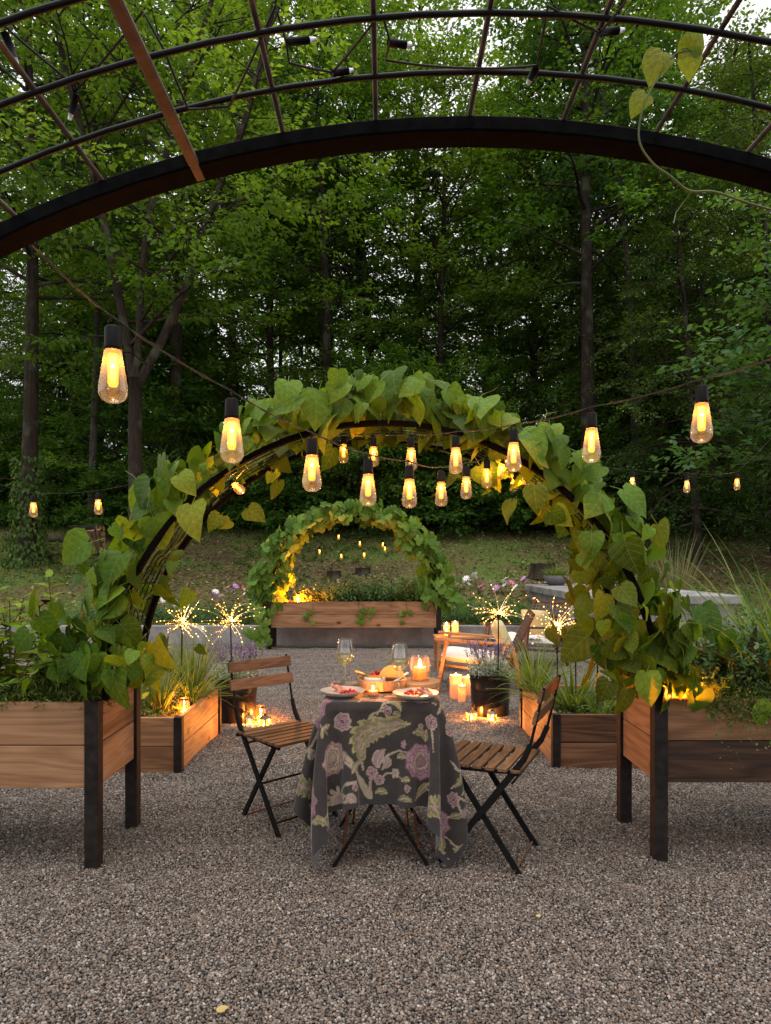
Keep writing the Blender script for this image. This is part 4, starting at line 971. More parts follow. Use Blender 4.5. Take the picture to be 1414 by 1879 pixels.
def plate(label, c, r):
    t = thing('plate', label, 'plate', c)
    MB().lathe([(.0,.004),(r*.62,.004),(r*.72,.007),(r*.97,.021),(r,.0225),(r*1.0,.019),(r*.74,.002),(r*.6,.0),(.0,.0)], 40).build('dish', M['stoneware'], t, smooth=True)
    MB().lathe([(r*.985,.0222),(r*1.002,.0236),(r*1.008,.0205)], 40).build('rim', M['stone_rim'], t, smooth=True)
    return t
def currants(label, c, n, sx, sy, seed):
    g = random.Random(seed); mb = MB()
    for i in range(n):
        a, q = g.uniform(0,6.28), math.sqrt(g.random()); x, y = math.cos(a)*q*sx, math.sin(a)*q*sy
        mb.ball((x, y, .005+(1-q)*g.uniform(.0,.022)), g.uniform(.0042,.0058), 2)
    o = mb.build('redcurrants', M['redcurrant'], None, c, smooth=True); tag(o, label, 'fruit')
def ham(label, c, seed, s=1.0):
    g = random.Random(seed); ph = g.uniform(0,6)
    def fn(u, v):
        a = v*6.5+ph; r = .010+.020*v
        return ((math.cos(a)*r+.012*math.sin(u*5))*s, (math.sin(a)*r)*s, (.006+u*.030+.005*math.sin(v*17+u*3))*s)
    tag(MB().grid(fn, 6, 40).build('ham', M['ham'], None, c, smooth=True), label, 'ham')
def cracker(label, c, rz, group):
    o = MB().lathe([(.0,.0),(.026,.0),(.027,.003),(.026,.006),(.0,.006)], 20).build('cracker', M['cracker'], None, c, (.05,.1,rz)); tag(o, label, 'cracker', group)
c1 = tz(628, 2.985); c2 = tz(762, 2.93)
plate('stoneware plate with ham and redcurrants, left end of the table', c1, .098); plate('stoneware plate with redcurrants and ham, right end of the table', c2, .100)
currants('heap of redcurrants on the left plate', c1+Vector((.030,-.012,.006)), 46, .038, .022, 1); ham('folded slice of ham on the left plate', c1+Vector((-.022,.012,.006)), 1)
currants('heap of redcurrants on the right plate', c2+Vector((-.012,.015,.010)), 60, .032, .026, 2); ham('folded slice of ham on the right plate', c2+Vector((.036,-.006,.006)), 2, .95)
for k, (c, dx, dy) in enumerate(((c1,-.045,-.03),(c1,-.030,-.045),(c2,-.050,-.03),(c2,-.02,-.048))):
    cracker('round cracker on the %s plate' % ('left' if k < 2 else 'right'), c+Vector((dx, dy, .005+.003*(k % 2))), k, 'crackers on the %s plate' % ('left' if k < 2 else 'right'))
def wine_glass(label, c):
    t = thing('wine_glass', label, 'wine glass', c)
    MB().lathe([(.034,.0),(.033,.002),(.006,.005),(.0038,.012),(.0036,.095),(.006,.102)], 28).build('stem', M['clear_glass'], t, smooth=True)
    prof = [(.004,.100),(.018,.106),(.032,.120),(.0395,.138),(.0415,.152),(.039,.175),(.034,.205),(.031,.222)]
    MB().lathe(prof, 36).build('bowl', M['clear_glass'], t, smooth=True)
    MB().lathe([(.0,.103),(.017,.108),(.0305,.122),(.038,.139),(.0398,.152),(.0,.1525)], 32).build('white_wine', M['wine'], t, smooth=True)
    MB().lathe([(.0308,.2215),(.0316,.2225),(.0308,.2235),(.0300,.2225),(.0308,.2215)], 36).build('rim', M['clear_glass'], t, smooth=True)
wine_glass('glass of white wine standing behind the left plate', tz(633, 3.16)); wine_glass('glass of white wine standing before the glowing candle', tz(733, 2.99))
# cheese box
cb = tz(700, 3.15); t = thing('cheese_box', 'round bentwood box holding the cheese, centre of the table', 'box', cb)
MB().lathe([(.0,.002),(.108,.002),(.112,.004),(.112,.046),(.108,.048),(.106,.046),(.106,.010),(.0,.010)], 48).build('box_side', M['box_wood'], t, smooth=False)
MB().box(-.008,.008,-.004,.004,.004,.044).build('box_seam', M['box_wood'], t, (0,-.1125,0))
o = MB().lathe([(.0,.0),(.046,.0),(.049,.004),(.049,.022),(.046,.026),(.0,.026)], 32).build('white_cheese', M['brie'], None, cb+Vector((-.032,-.022,.028)), (0,0,0), smooth=False); tag(o, 'round white cheese lying in the wooden box', 'cheese')
def wedge(): 
    mb = MB(); n = 14; vs = []
    for z in (0, .022):
        vs.append((0,0,z)); vs += [(.058*math.cos(math.pi*k/n), .058*math.sin(math.pi*k/n), z) for k in range(n+1)]
    m_ = n+2; fs = [tuple(range(m_))[::-1], tuple(range(m_, 2*m_))]+[(k, (k+1) % m_, m_+(k+1) % m_, m_+k) for k in range(m_)]; return mb.add(vs, fs)
tag(wedge().build('yellow_cheese', M['cheese_yellow'], None, cb+Vector((.048,-.012,.045)), (R_(68), 0, R_(-8)), bevel=.003), 'yellow half round of cheese standing in the box', 'cheese')
g = random.Random(4)
for i in range(7):
    me = MB().lathe([(.0,-.016),(.006,-.012),(.012,.0),(.013,.008),(.008,.014),(.0,.015)], 12).mesh('strawberry', smooth=True)
    o = obj('strawberry', me, M['strawberry'], None, cb+Vector((-.035+.016*i+g.uniform(-.006,.006), .045+g.uniform(-.02,.02), .046+g.uniform(0,.016))), (g.uniform(-1,1), g.uniform(-1,1), 0))
    tag(o, 'dark red strawberry heaped at the back of the cheese box', 'strawberry', 'strawberries in the cheese box')
mb = MB(); [mb.ball((g.gauss(0,.014), g.gauss(0,.012), g.uniform(.0,.03)), .008, 2) for i in range(14)]
tag(mb.build('grapes', M['grape'], None, cb+Vector((.035,.055,.042)), smooth=True), 'dark red grapes behind the yellow cheese', 'grapes')
t = thing('cheese_knife', 'gold handled cheese knife sticking out of the wooden box', 'knife', cb+Vector((-.062,-.035,.056)), R_(-20))
MB().tube([(-.062,0,.022),(-.03,0,.014),(.0,0,.006)], [.0085,.0075,.0065], 10).build('handle', M['gold'], t, smooth=True); MB().box(.0,.07,-.001,.001,-.006,.010).build('blade', M['gold'], t)
tag(MB().box(-.045,.045,-.010,.010,-.002,.002).build('cheese_spreader', M['brie'], None, cb+Vector((.085,-.03,.052)), (0,R_(-28),R_(25)), bevel=.001), 'pale handled spreader leaning on the rim of the cheese box', 'spreader')
# tealight and hurricane candle
def flame(parent, z, s=1.0, x=0, y=0):
    MB().lathe([(.0,.0),(.0045*s,.004*s),(.0060*s,.010*s),(.0045*s,.018*s),(.002*s,.026*s),(.0,.031*s)], 12).build('flame', M['flame'], parent, (x, y, z), smooth=True)
c = tz(684, 2.985); t = thing('tealight', 'tea light in a small clear glass before the cheese box', 'candle', c)
MB().lathe([(.0,.001),(.026,.001),(.027,.004),(.028,.048),(.0265,.048),(.0255,.006),(.0,.005)], 28).build('glass_cup', M['amber_glass'], t, smooth=True)
MB().lathe([(.0,.006),(.020,.006),(.0205,.018),(.0,.017)], 20).build('wax', M['wax_lit'], t); flame(t, .018, .8); lamp(t, (0,0,.034), 1.0, WARM, .005)
c = tz(768, 3.20); o = MB().lathe([(.0,.0),(.098,.0),(.100,.004),(.100,.022),(.098,.026),(.0,.026)], 40).build('wood_slice', M['box_wood'], None, c, (0,0,0)); tag(o, 'round wooden board under the glass candle holder', 'board')
t = thing('candle_holder', 'bright pillar candle in a glass cylinder on the table', 'candle', c+Vector((.005,0,.027)))
MB().lathe([(.0,.001),(.046,.001),(.048,.004),(.048,.112),(.0462,.112),(.0462,.005),(.0,.004)], 36).build('glass_cylinder', M['amber_glass'], t, smooth=True)
MB().lathe([(.0,.005),(.027,.005),(.029,.008),(.029,.058),(.026,.062),(.014,.054),(.0,.052)], 28).build('wax', M['wax_lit'], t, smooth=True); flame(t, .055, 1.5); lamp(t, (0,0,.080), 5.5, WARM, .004); lamp(t, (0,0,.036), .10, WARM, .006)  # lower lamp added within the wax for its glow

# ================================================================== STRING LIGHTS
plain('socket', (.006,.0055,.0055), rough=.5, noise=.2, spec=.06); plain('cable', (.012,.010,.009), rough=.7, noise=.3, scale=200)
emit('filament', (1.0,.36,.015), .7); emit('filament_hot', (1.0,.50,.06), 1.7); thin_glass('bulb_glass', (1,.92,.80), .04, .02, .30, glow_haze=.020, hcol=(1,.92,.30))
BULB = {}
def bulb_meshes():
    L = .121
    BULB['socket'] = MB().lathe([(.0,.0),(.0095,.0),(.0125,-.003),(.0128,-.030),(.0138,-.033),(.0138,-.038),(.0,-.038)], 20).mesh('socket', smooth=True)
    BULB['loop'] = MB().tube([(math.cos(w)*.007, 0, .005+math.sin(w)*.007) for w in [k*math.pi/6 for k in range(13)]], .0016, 5).mesh('cord_loop', smooth=True)
    BULB['glass'] = MB().lathe([(.0125,-.036),(.0140,-.042),(.0165,-.060),(.0200,-.082),(.0222,-.098),(.0218,-.108),(.0175,-.116),(.0095,-.1205),(.0,-.1215)], 28).mesh('glass', smooth=True)
    BULB['fil'] = MB().lathe([(.0,-.043),(.0076,-.044),(.0082,-.048),(.0080,-.090),(.006,-.095),(.0,-.096)], 14).mesh('filament', smooth=True)
    BULB['hot'] = MB().lathe([(.0,-.046),(.0052,-.047),(.0058,-.055),(.0050,-.066),(.0040,-.086),(.0,-.088)], 14).mesh('filament_core', smooth=True)
    for k, mt in (('socket','socket'),('loop','socket'),('glass','bulb_glass'),('fil','filament'),('hot','filament_hot')): BULB[k].materials.append(M[mt])
bulb_meshes()
def bulb(label, p, group, s=1.0, watt=.8, tilt=(0,0), full=True):
    t = thing('string_bulb', label, 'light bulb', p, random.Random(label).uniform(0,6), group); t.rotation_euler[0] = tilt[0]; t.rotation_euler[1] = tilt[1]; t.scale = (s, s, s)
    so = obj('socket', BULB['socket'], None, t)
    if full: obj('cord_loop', BULB['loop'], None, so)
    gl = obj('glass', BULB['glass'], None, t); f = obj('filament', BULB['fil'], None, t); obj('filament_core', BULB['hot'], None, f)
    if watt: lamp(t, (0,0,-.060), watt, WARM, .003)
    return t
def cable(label, pts, r=.0015, sag=0.0, twist=True, name='light_string'):
    P = [Vector(p) for p in pts]; fine = []
    for a, b in zip(P, P[1:]):
        n = max(6, int((b-a).length/.02))
        for k in range(n):
            q = k/n; v = a.lerp(b, q); v.z -= sag*4*q*(1-q)*(b-a).length; fine.append(v)
    fine.append(P[-1]); c0 = fine[0]; mb = MB()
    if twist:
        for ph in (0, math.pi): mb.tube([v-c0+Vector((0, math.cos(i*1.1+ph)*r*.8, math.sin(i*1.1+ph)*r*.8)) for i, v in enumerate(fine)], r*.75, 5)
    else: mb.tube([v-c0 for v in fine], r, 5)
    o = mb.build(name, M['cable'], None, c0, smooth=True); tag(o, label, 'light string'); return o
SA = [(207,585,1.08),(425,720,1.285),(572,795,1.55),(675,835,1.78),(751,847,1.95),(809,858,2.34),(855,850,2.53),(893,838,2.86)]
SB = [(1287,697,1.44),(1085,748,1.65),(942,780,1.94),(836,793,2.17),(754,797,2.49),(685,797,2.80),(630,795,3.05)]
lblA = ['largest glowing bulb hanging at the upper left','second bulb of the left string, before the left arch leaves','third bulb of the left string, over the left of the arch','fourth bulb of the left string, above the wine glasses',
        'lowest bulb of the left string, in the middle of the arch','sixth bulb of the left string, right of the lowest bulb','seventh small bulb of the left string inside the arch','last small bulb of the left string, under the right arch leaves']
lblB = ['large glowing bulb hanging at the right before the conifers','bulb of the right string just right of the arch leaves','bulb of the right string before the right arch leaves','fourth bulb of the right string under the arch crown',
        'small bulb of the right string at the arch centre','small bulb of the right string left of the arch centre','smallest bulb of the right string, under the left crown']
pA = [at(*q) for q in SA]; pB = [at(*q) for q in SB]
for p, l in zip(pA, lblA): bulb(l, p-Vector((0,0,.012)), 'bulbs of the left string')
for p, l in zip(pB, lblB): bulb(l, p-Vector((0,0,.012)), 'bulbs of the right string')
up = Vector((0,0,.002))
cable('twisted dark light string running from upper left into the arch', [at(60,452,.88), *[p+up for p in pA], Vector((.62,3.30,1.70))], sag=.02)
cable('twisted dark light string running from the right edge into the arch', [at(1420,656,1.26), *[p+up for p in pB], Vector((-.33,3.30,1.83))], sag=.02)
# bulbs further off at both sides
far = [((61,905,3.75),'small bulb at the far left before the ivy trunk'),((180,900,3.75),'small bulb at the left before the woodpile'),
       ((1160,862,4.6),'bulb half hidden behind the right arch leaves'),((1260,868,4.6),'middle small bulb at the right before the dark conifers'),((1352,866,5.0),'rightmost small bulb before the dark conifers')]
for q, l in far: bulb(l, at(*q)-Vector((0,0,.012)), 'far bulbs beside the arch', watt=.8, full=False)
cable('thin far light string at the left of the arch', [at(-60,870,3.75), at(61,905,3.75), at(180,900,3.75), at(300,872,3.70)], r=.0014, sag=.02, twist=False)
cable('thin far light string at the right of the arch', [at(1080,852,4.6), at(1160,862,4.6), at(1260,868,4.6), at(1352,866,5.0), at(1440,775,5.3)], r=.0014, sag=.02, twist=False)
# bulbs caught in the arch leaves
bulb('tilted bulb lying in the mesh at the left of the arch', at(424,884,3.10), 'bulbs caught in the arch mesh', watt=2.4, tilt=(.3,-1.1)); bulb('glowing bulb behind the right arch leaves', at(930,838,3.12), 'bulbs caught in the arch mesh', watt=2.4, tilt=(.2,.4))
bulb('glowing bulb low in the right arch mesh', at(948,868,3.2), 'bulbs caught in the arch mesh', watt=2.2, tilt=(-.3,.9))
# little bulbs under the far arch
rear = [(586,1003,10.1),(621,976,10.3),(626,1011,10.0),(660,988,10.3),(668,1009,10.0),(702,990,10.2),(706,998,10.4)]
nm = ['leftmost','upper left','lower left','central upper','central lower','right upper','rightmost']
for (x, y, d), n_ in zip(rear, nm): bulb('tiny %s bulb hanging under the far small arch' % n_, at(x, y, d), 'tiny bulbs under the far arch', watt=1.0, full=False, s=1.05)
cable('thin wire carrying the tiny bulbs under the far arch', [at(560,990,10.2), at(586,1002,10.1), at(626,1010,10.0), at(668,1008,10.0), at(706,996,10.4), at(740,985,10.3)], r=.002, sag=.03, twist=False)
# glow of the lamp in the far bed and in the right bed
def fairy_jar(label, p, r=.045, h=.12, watt=1.2):
    t = thing('candle_jar', label, 'lantern', p)
    MB().lathe([(.0,.001),(r,.001),(r*1.02,.005),(r*1.02,h*.8),(r*.8,h*.92),(r*.8,h),(r*.77,h),(r*.77,h*.92),(r*.98,h*.79),(r*.98,.006),(.0,.005)], 24).build('glass_jar', M['amber_glass'], t, smooth=True)
    MB().lathe([(r*.80,h*.93),(r*.86,h*.94),(r*.86,h*1.04),(r*.80,h*1.04)], 24).build('rim', M['brown_steel'], t, smooth=True)
    MB().lathe([(.0,.006),(r*.7,.006),(r*.7,h*.30),(.0,h*.28)], 20).build('wax', M['wax_lit'], t); flame(t, h*.3, 1.2); lamp(t, (0,0,h*.55), watt, (1.0,.27,.03), .004); return t
fairy_jar('candle jar glowing among the amber squash leaves, far bed', Vector((-1.30, 10.16, BEDTOP-.05)), .05, .13, 110.0)
fairy_jar('candle jar glowing under the vine in the right raised bed', Vector((1.285, 2.985, BEDTOP-.045)), .030, .075, 11.0)
fairy_jar('candle jar glowing among sedges in the left low planter', Vector((-1.315, 4.46, .29)), .035, .115, 9.0)
fairy_jar('candle jar deep in the left raised bed', Vector((-1.55, 3.22, BEDTOP-.055)), .03, .07, 1.0)

# ================================================================== LANTERNS AND CANDLES ON THE GRAVEL
plain('lantern_metal', (.16,.11,.07), rough=.45, metal=.5, noise=.3); emit('lantern_wick', (1,.6,.2), 18)
def lantern(label, p, rz, s=1.0, group='small lanterns on the gravel'):
    t = thing('lantern', label, 'lantern', p, rz, group); t.scale = (s, s, s); w = .030
    MB().box(-w-.006, w+.006, -w-.006, w+.006, 0, .010).build('base', M['lantern_metal'], t, bevel=.002)
    for sx in (-1,1):
        for sy in (-1,1): MB().box(sx*w-.004, sx*w+.004, sy*w-.004, sy*w+.004, .010, .080).build('post', M['lantern_metal'], t)
    for k in range(4):
        MB().box(-w+.004, w-.004, -.0007, .0007, .010, .080).build('pane', M['amber_glass'], t, (math.sin(k*math.pi/2)*w, -math.cos(k*math.pi/2)*w, 0), (0,0,k*math.pi/2))
        MB().box(-.0018, .0018, -.0016, .0016, .010, .080).build('glazing_bar', M['lantern_metal'], t, (math.sin(k*math.pi/2)*(w+.001), -math.cos(k*math.pi/2)*(w+.001), 0), (0,0,k*math.pi/2))
    mb = MB(); a = w+.010; mb.add([(-a,-a,.080),(a,-a,.080),(a,a,.080),(-a,a,.080),(-.014,-.014,.103),(.014,-.014,.103),(.014,.014,.103),(-.014,.014,.103)], [(3,2,1,0),(4,5,6,7),(0,1,5,4),(1,2,6,5),(2,3,7,6),(3,0,4,7)])
    ro = mb.build('roof', M['lantern_metal'], t); MB().lathe([(.013,.103),(.013,.114),(.016,.116),(.010,.122),(.0,.123)], 12).build('vent_cap', M['lantern_metal'], ro, smooth=True)
    MB().tube([(math.cos(q)*.026, 0, .110+math.sin(q)*.052) for q in [k*math.pi/12 for k in range(13)]], .0017, 5).build('handle', M['lantern_metal'], t, smooth=True)
    MB().lathe([(.0,.010),(.017,.010),(.017,.030),(.0,.029)], 16).build('candle', M['wax_lit'], t); flame(t, .029, 1.3); lamp(t, (0,0,.052), 11.0, WARM, .003); return t
lantern('small metal lantern at the left foot of the right black bucket', on(865,1325), .3); lantern('small metal lantern before the middle of the right black bucket', on(902,1328), -.35)
lantern('small metal lantern at the foot of the left black bucket', on(458,1336), .2); lantern('small metal lantern right of the others by the left bucket', on(485,1337), -.5)
t = fairy_jar('taller candle jar behind the two small left lanterns', on(478,1327), .042, .135, 7.0)
def pillar(label, p, r, h, watt=.7, group='pillar candles on the gravel', lit=True):
    t = thing('pillar_candle', label, 'candle', p, 0, group)
    MB().lathe([(.0,.0),(r*.98,.0),(r,.004),(r,h-.012),(r*.93,h),(r*.80,h-.004),(r*.62,h-.022),(.0,h-.026)], 32).build('wax', M['wax_lit'], t, smooth=True)
    MB().tube([(0,0,h-.028),(0,0,h-.010)], .0012, 5).build('wick', M['socket'], t)
    if lit: flame(t, h-.014, 1.2); lamp(t, (0,0,h+.004), watt*4.5, WARM, .004); lamp(t, (0,0,h-.050), watt*.28, WARM, .004)  # second lamp added inside the wax to make its walls glow
    return t
pillar('tall pillar candle by the lounge chair leg', on(836,1284), .058, .235, .9); pillar('short slim pillar candle before the tall one', on(847,1290), .036, .165, .6); pillar('pillar candle beside the right black bucket', on(858,1281), .050, .205, .6)

# ================================================================== BURSTING FAIRY LIGHTS
plain('silver_wire', (.55,.45,.28), rough=.3, metal=.8, noise=.05); emit('led', (1.0,.44,.08), 3.0)
def burst(label, p, foot, seed, R=.30, n=40, up=.35):
    g = np.random.default_rng(seed); t = thing('firework_light', label, 'fairy light', foot); c = Vector(p)-Vector(foot)
    MB().tube([(0,0,0), c*.5+Vector((.003,0,0)), c], .0052, 8).build('stake', M['black_steel'], t, smooth=True)
    MB().lathe([(.0,-.012),(.012,-.012),(.014,.0),(.010,.022),(.0,.024)], 14, c).build('hub', M['black_steel'], t, smooth=True)
    wm = MB(); lm = MB()
    for i in range(n):
        z = g.uniform(-.55, 1); a = g.uniform(0, 6.28); d = Vector((math.cos(a)*math.sqrt(1-z*z), math.sin(a)*math.sqrt(1-z*z), z+up*.3)).normalized(); L = R*g.uniform(.4,1.2); pts = [c+Vector((0,0,.015))]; k = 7
        bend = Vector(g.normal(0,.32,3))
        for s in range(k):
            d = (d+bend*.25+Vector((0,0,-.02*s))).normalized(); pts.append(pts[-1]+d*L/k)
        wm.tube(pts, .0013, 3, cap=False)
        for s in g.choice(np.arange(2, k+1), 3, replace=False): lm.ball(pts[s], g.uniform(.0024,.0046), 1)
    w = wm.build('wires', M['silver_wire'], t); w['kind'] = 'stuff'; l = lm.build('led_lights', M['led'], t); l['kind'] = 'stuff'
    lamp(t, c+Vector((0,0,.05)), 2.0, (1,.55,.2), .02)
burst('bursting fairy light on a stake in the left low planter', at(334,1150,4.75), Vector((-1.43,4.75,.30)), 1, .22)
burst('bursting fairy light rising from the left black bucket', at(423,1146,5.30), Vector((-1.20,5.30,.36)), 2, .25)
burst('bursting fairy light rising from the right black bucket', at(914,1130,5.50), Vector((.905,5.50,.36)), 3, .24)
burst('bursting fairy light on a stake in the right low planter', at(1021,1156,4.95), Vector((1.245,4.95,.30)), 4, .27)
# unlit little lights wired to the near arch
emit_dummy = plain('clear_tip', (.7,.7,.72), rough=.2, noise=.05)
def unlit(label, a, b, d):
    p, q = at(*a, d), at(*b, d+.01); t = thing('string_socket', label, 'light socket', p, 0, 'unlit lights on the near arch'); v = q-p
    MB().tube([(0,0,0), v*.75], .0038, 8).build('socket', M['socket'], t, smooth=True); MB().tube([v*.75, v], [.0030,.0018], 8).build('tip', M['clear_tip'], t, smooth=True)
for l, a, b, d in (('unlit light socket on the near arch, left of its top bars',(525,77),(580,72),.67), ('unlit light socket on the near arch, top centre',(712,78),(755,84),.67), ('unlit light socket lying on the second ring of the near arch',(608,134),(648,129),.715),
                   ('unlit light socket dangling at the left of the near arch',(140,172),(127,220),.70), ('unlit light socket dangling right of the near arch centre',(985,122),(967,155),.71), ('unlit light socket at the far left of the near arch',(8,60),(32,122),.64), ('unlit light socket at upper right of the near arch',(1098,60),(1145,55),.66)): unlit(l, a, b, d)
cable('black wire of unlit lights winding over the near arch', [at(0,40,.62), at(130,150,.69), at(135,170,.70), at(262,20,.64), at(300,90,.66), at(345,200,.72), at(420,195,.73), at(505,10,.63), at(525,78,.67), at(530,115,.69), at(610,132,.715), at(700,20,.645), at(715,75,.67), at(707,110,.70), at(860,125,.70), at(985,120,.71), at(1005,10,.64), at(1100,60,.66), at(1150,0,.62)], r=.0013, sag=.02, twist=False)

# ================================================================== PLANTS
foliage('basil', (.085,.165,.014), (.150,.260,.022), (.225,.33,.036), trans=.35, attr=False, veins=True, rough=.4)
foliage('purple_leaf', (.012,.005,.008), (.026,.010,.016), (.050,.020,.028), trans=.2, attr=False, veins=False, tcol=(1.4,.5,.6))
foliage('chard', (.040,.030,.012), (.060,.055,.016), (.090,.105,.026), trans=.35, attr=False, veins=False, tcol=(1.6,1.0,.4))
foliage('herb', (.035,.065,.012), (.075,.120,.026), (.140,.190,.050), trans=.3)
foliage('sedge', (.045,.090,.018), (.095,.165,.035), (.190,.270,.075), trans=.35)
foliage('fern_green', (.030,.075,.025), (.060,.130,.045), (.110,.200,.080), trans=.3)
foliage('silver_leaf', (.12,.15,.10), (.24,.28,.20), (.42,.46,.38), trans=.2, tcol=(1.1,1.1,.9))
foliage('lavender_bloom', (.10,.065,.16), (.20,.14,.28), (.34,.26,.42), trans=.2, tcol=(1.1,.9,1.2))
plain('chard_stem', (.22,.05,.035), rough=.5, noise=.3)
def lance_mesh(seed, wmax=.24, nr=7, cur=.3, name='leaf'):
    g = random.Random(seed); nc = 3; vs = []; c_ = cur*g.uniform(.6,1.5); tw = g.uniform(-.2,.2); ph = g.uniform(0,6)
    for j in range(nr):
        t = j/(nr-1); w = wmax*math.sin(math.pi*(.06+.94*t)**.8)**.85 if j < nr-1 else .004
        for i in range(nc):
            c = i-1; vs.append((c*w, t, .16*abs(c)*w+.03*math.sin(7*t+ph)*abs(c)-c_*t*t+tw*c*w*t))
    fs = [(j*nc+i, j*nc+i+1, (j+1)*nc+i+1, (j+1)*nc+i) for j in range(nr-1) for i in range(nc-1)]
    me = bpy.data.meshes.new(name); me.from_pydata(vs, [], fs); me.polygons.foreach_set('use_smooth', [True]*len(fs)); me.update(); return me
def leaf_set(maker, n, mat, **kw):
    r = [maker(s+60, **kw) for s in range(n)]
    for me in r: me.materials.append(M[mat])
    return r
BASIL = leaf_set(lance_mesh, 4, 'basil'); PURPLE = leaf_set(lance_mesh, 3, 'purple_leaf', wmax=.36); CHARD = leaf_set(lance_mesh, 4, 'chard', wmax=.12, nr=9, cur=.38)
SMALL = leaf_set(heart_mesh, 3, 'basil', nc=3, nr=5); LETT = leaf_set(lobed_mesh, 3, 'basil', lobes=7, depth=.12); BROAD = leaf_set(lance_mesh, 3, 'basil', wmax=.34, cur=.5)
def leafy(name, label, cat, base, stems, leaves, size, seed, step=.06, start=.25, sp=.25, stem_mat='stem_green', droop=.25, group=None):
    """upright stems with pairs of leaves; stems: (dx, dy, height, leanx, leany)"""
    g = random.Random(seed); t = thing(name, label, cat, base, 0, group); mb = MB()
    for dx, dy, h, lx, ly in stems:
        pts = [Vector((dx+lx*q*q, dy+ly*q*q, h*q)) for q in (0,.25,.5,.75,1)]; mb.tube(pts, [.005,.0045,.004,.003,.002], 5)
        n = int(h*(1-start)/step); a = g.uniform(0,6)
        for k in range(n+1):
            q = start+(1-start)*k/max(1, n); p = Vector((dx+lx*q*q, dy+ly*q*q, h*q)); a += 1.57+g.gauss(0,.3)
            for s in (0, math.pi):
                d = Vector((math.cos(a+s), math.sin(a+s), .35+.5*q-droop+g.gauss(0,.2))); put_leaf(g.choice(leaves), t, p, d, Vector((0,0,1))+Vector((g.gauss(0,.25), g.gauss(0,.25)-.15, 0)), g.uniform(*size)*(1.1-.45*q))
    mb.build('stem', M[stem_mat], t, smooth=True); return t
def clump(name, label, cat, base, n, L, spread, mat, seed, width=.006, curl=1.0, seg=6, group=None, lean=(0,0), rad=.05):
    """grass tuft: arching tapered blades joined as one mass"""
    g = np.random.default_rng(seed); t = thing(name, label, cat, base, 0, group)
    az = g.uniform(0, 2*np.pi, n); el = g.uniform(.15, 1.0, n)**.8*spread; LL = L*g.uniform(.55, 1.15, n); r = rad*np.sqrt(g.random(n)); P = np.stack([np.cos(az)*r, np.sin(az)*r, np.zeros(n)], 1)
    az2 = az+g.normal(0,.5,n); D = np.stack([np.cos(az2)*np.sin(el)+lean[0], np.sin(az2)*np.sin(el)+lean[1], np.cos(el)], 1); D = unit(D)
    side = unit(np.cross(D, np.array([0,0,1.0])+g.normal(0,.2,(n,3)))); pts = [P]; d = D.copy(); cu = curl*g.uniform(.5,1.5,n)
    for s in range(seg):
        d = unit(d+np.array([0,0,-1.0])*(cu*(s+1)/seg*.42/seg*3)[:,None]+D*np.array([1,1,0])*.06); pts.append(pts[-1]+d*(LL/seg)[:,None])
    w = width*g.uniform(.7,1.3,n); V = []
    for s, p in enumerate(pts):
        q = s/seg; ww = (w*(1-q**1.6)*(.7+.6*q if q < .5 else 1)+.0004)[:,None]; V += [p-side*ww, p+side*ww]
    V = np.stack(V, 1); k = 2*(seg+1); f = np.array([(2*s, 2*s+1, 2*s+3, 2*s+2) for s in range(seg)])
    Fa = (f[None]+(np.arange(n)*k)[:,None,None]).reshape(-1,4); o = obj('blades', np_mesh('blades', V.reshape(-1,3), Fa, tint=np.repeat(np.clip(g.normal(.5,.22,n),0,1), k)), M[mat], t); o['kind'] = 'stuff'; return t
def carpet(name, label, cat, base, sx, sy, n, h, mat, seed, size=(.012,.022), sprigs=7, trail=0.0, group=None, tmpl=LEAF4, up=1.0):
    """low herb: short sprigs set with tiny leaves, one mass"""
    g = np.random.default_rng(seed); t = thing(name, label, cat, base, 0, group)
    P = np.stack([g.uniform(-sx, sx, n), g.uniform(-sy, sy, n), np.zeros(n)], 1); hh = h*g.uniform(.4,1.1,n)*(1-.35*(np.abs(P[:,0])/sx)**3)
    D = unit(np.stack([g.normal(0,.45,n), g.normal(-.15,.45,n), np.full(n, up)], 1)); K = sprigs; u = (np.arange(K)+.7)/K
    Q = P[:,None]+D[:,None]*(hh[:,None]*u)[...,None]
    Q[...,2] -= trail*np.clip(-(Q[...,1]+sy*.80), 0, .1)*6*(.4+g.random((n,1)))
    Q += g.normal(0,.006,Q.shape); m_ = n*K; LD = D[:,None]*.5+unit(g.normal(0,1,(n,K,3))); tn = np.clip(np.repeat(g.normal(.45,.18,n), K)+.25*np.tile(u, n)-.1, 0, 1)
    V, Fa = scatter(*tmpl, Q.reshape(-1,3), LD.reshape(-1,3), np.tile((0,-.2,1.),(m_,1))+g.normal(0,.4,(m_,3)), g.uniform(*size, m_))
    o = obj('sprigs', np_mesh('sprigs', V, Fa, tint=np.repeat(tn, len(tmpl[0]))), M[mat], t); o['kind'] = 'stuff'
    return t
SZ = BEDTOP-.06
NARROW = (LEAF4[0]*np.array([.32,1,1]), LEAF4[1])
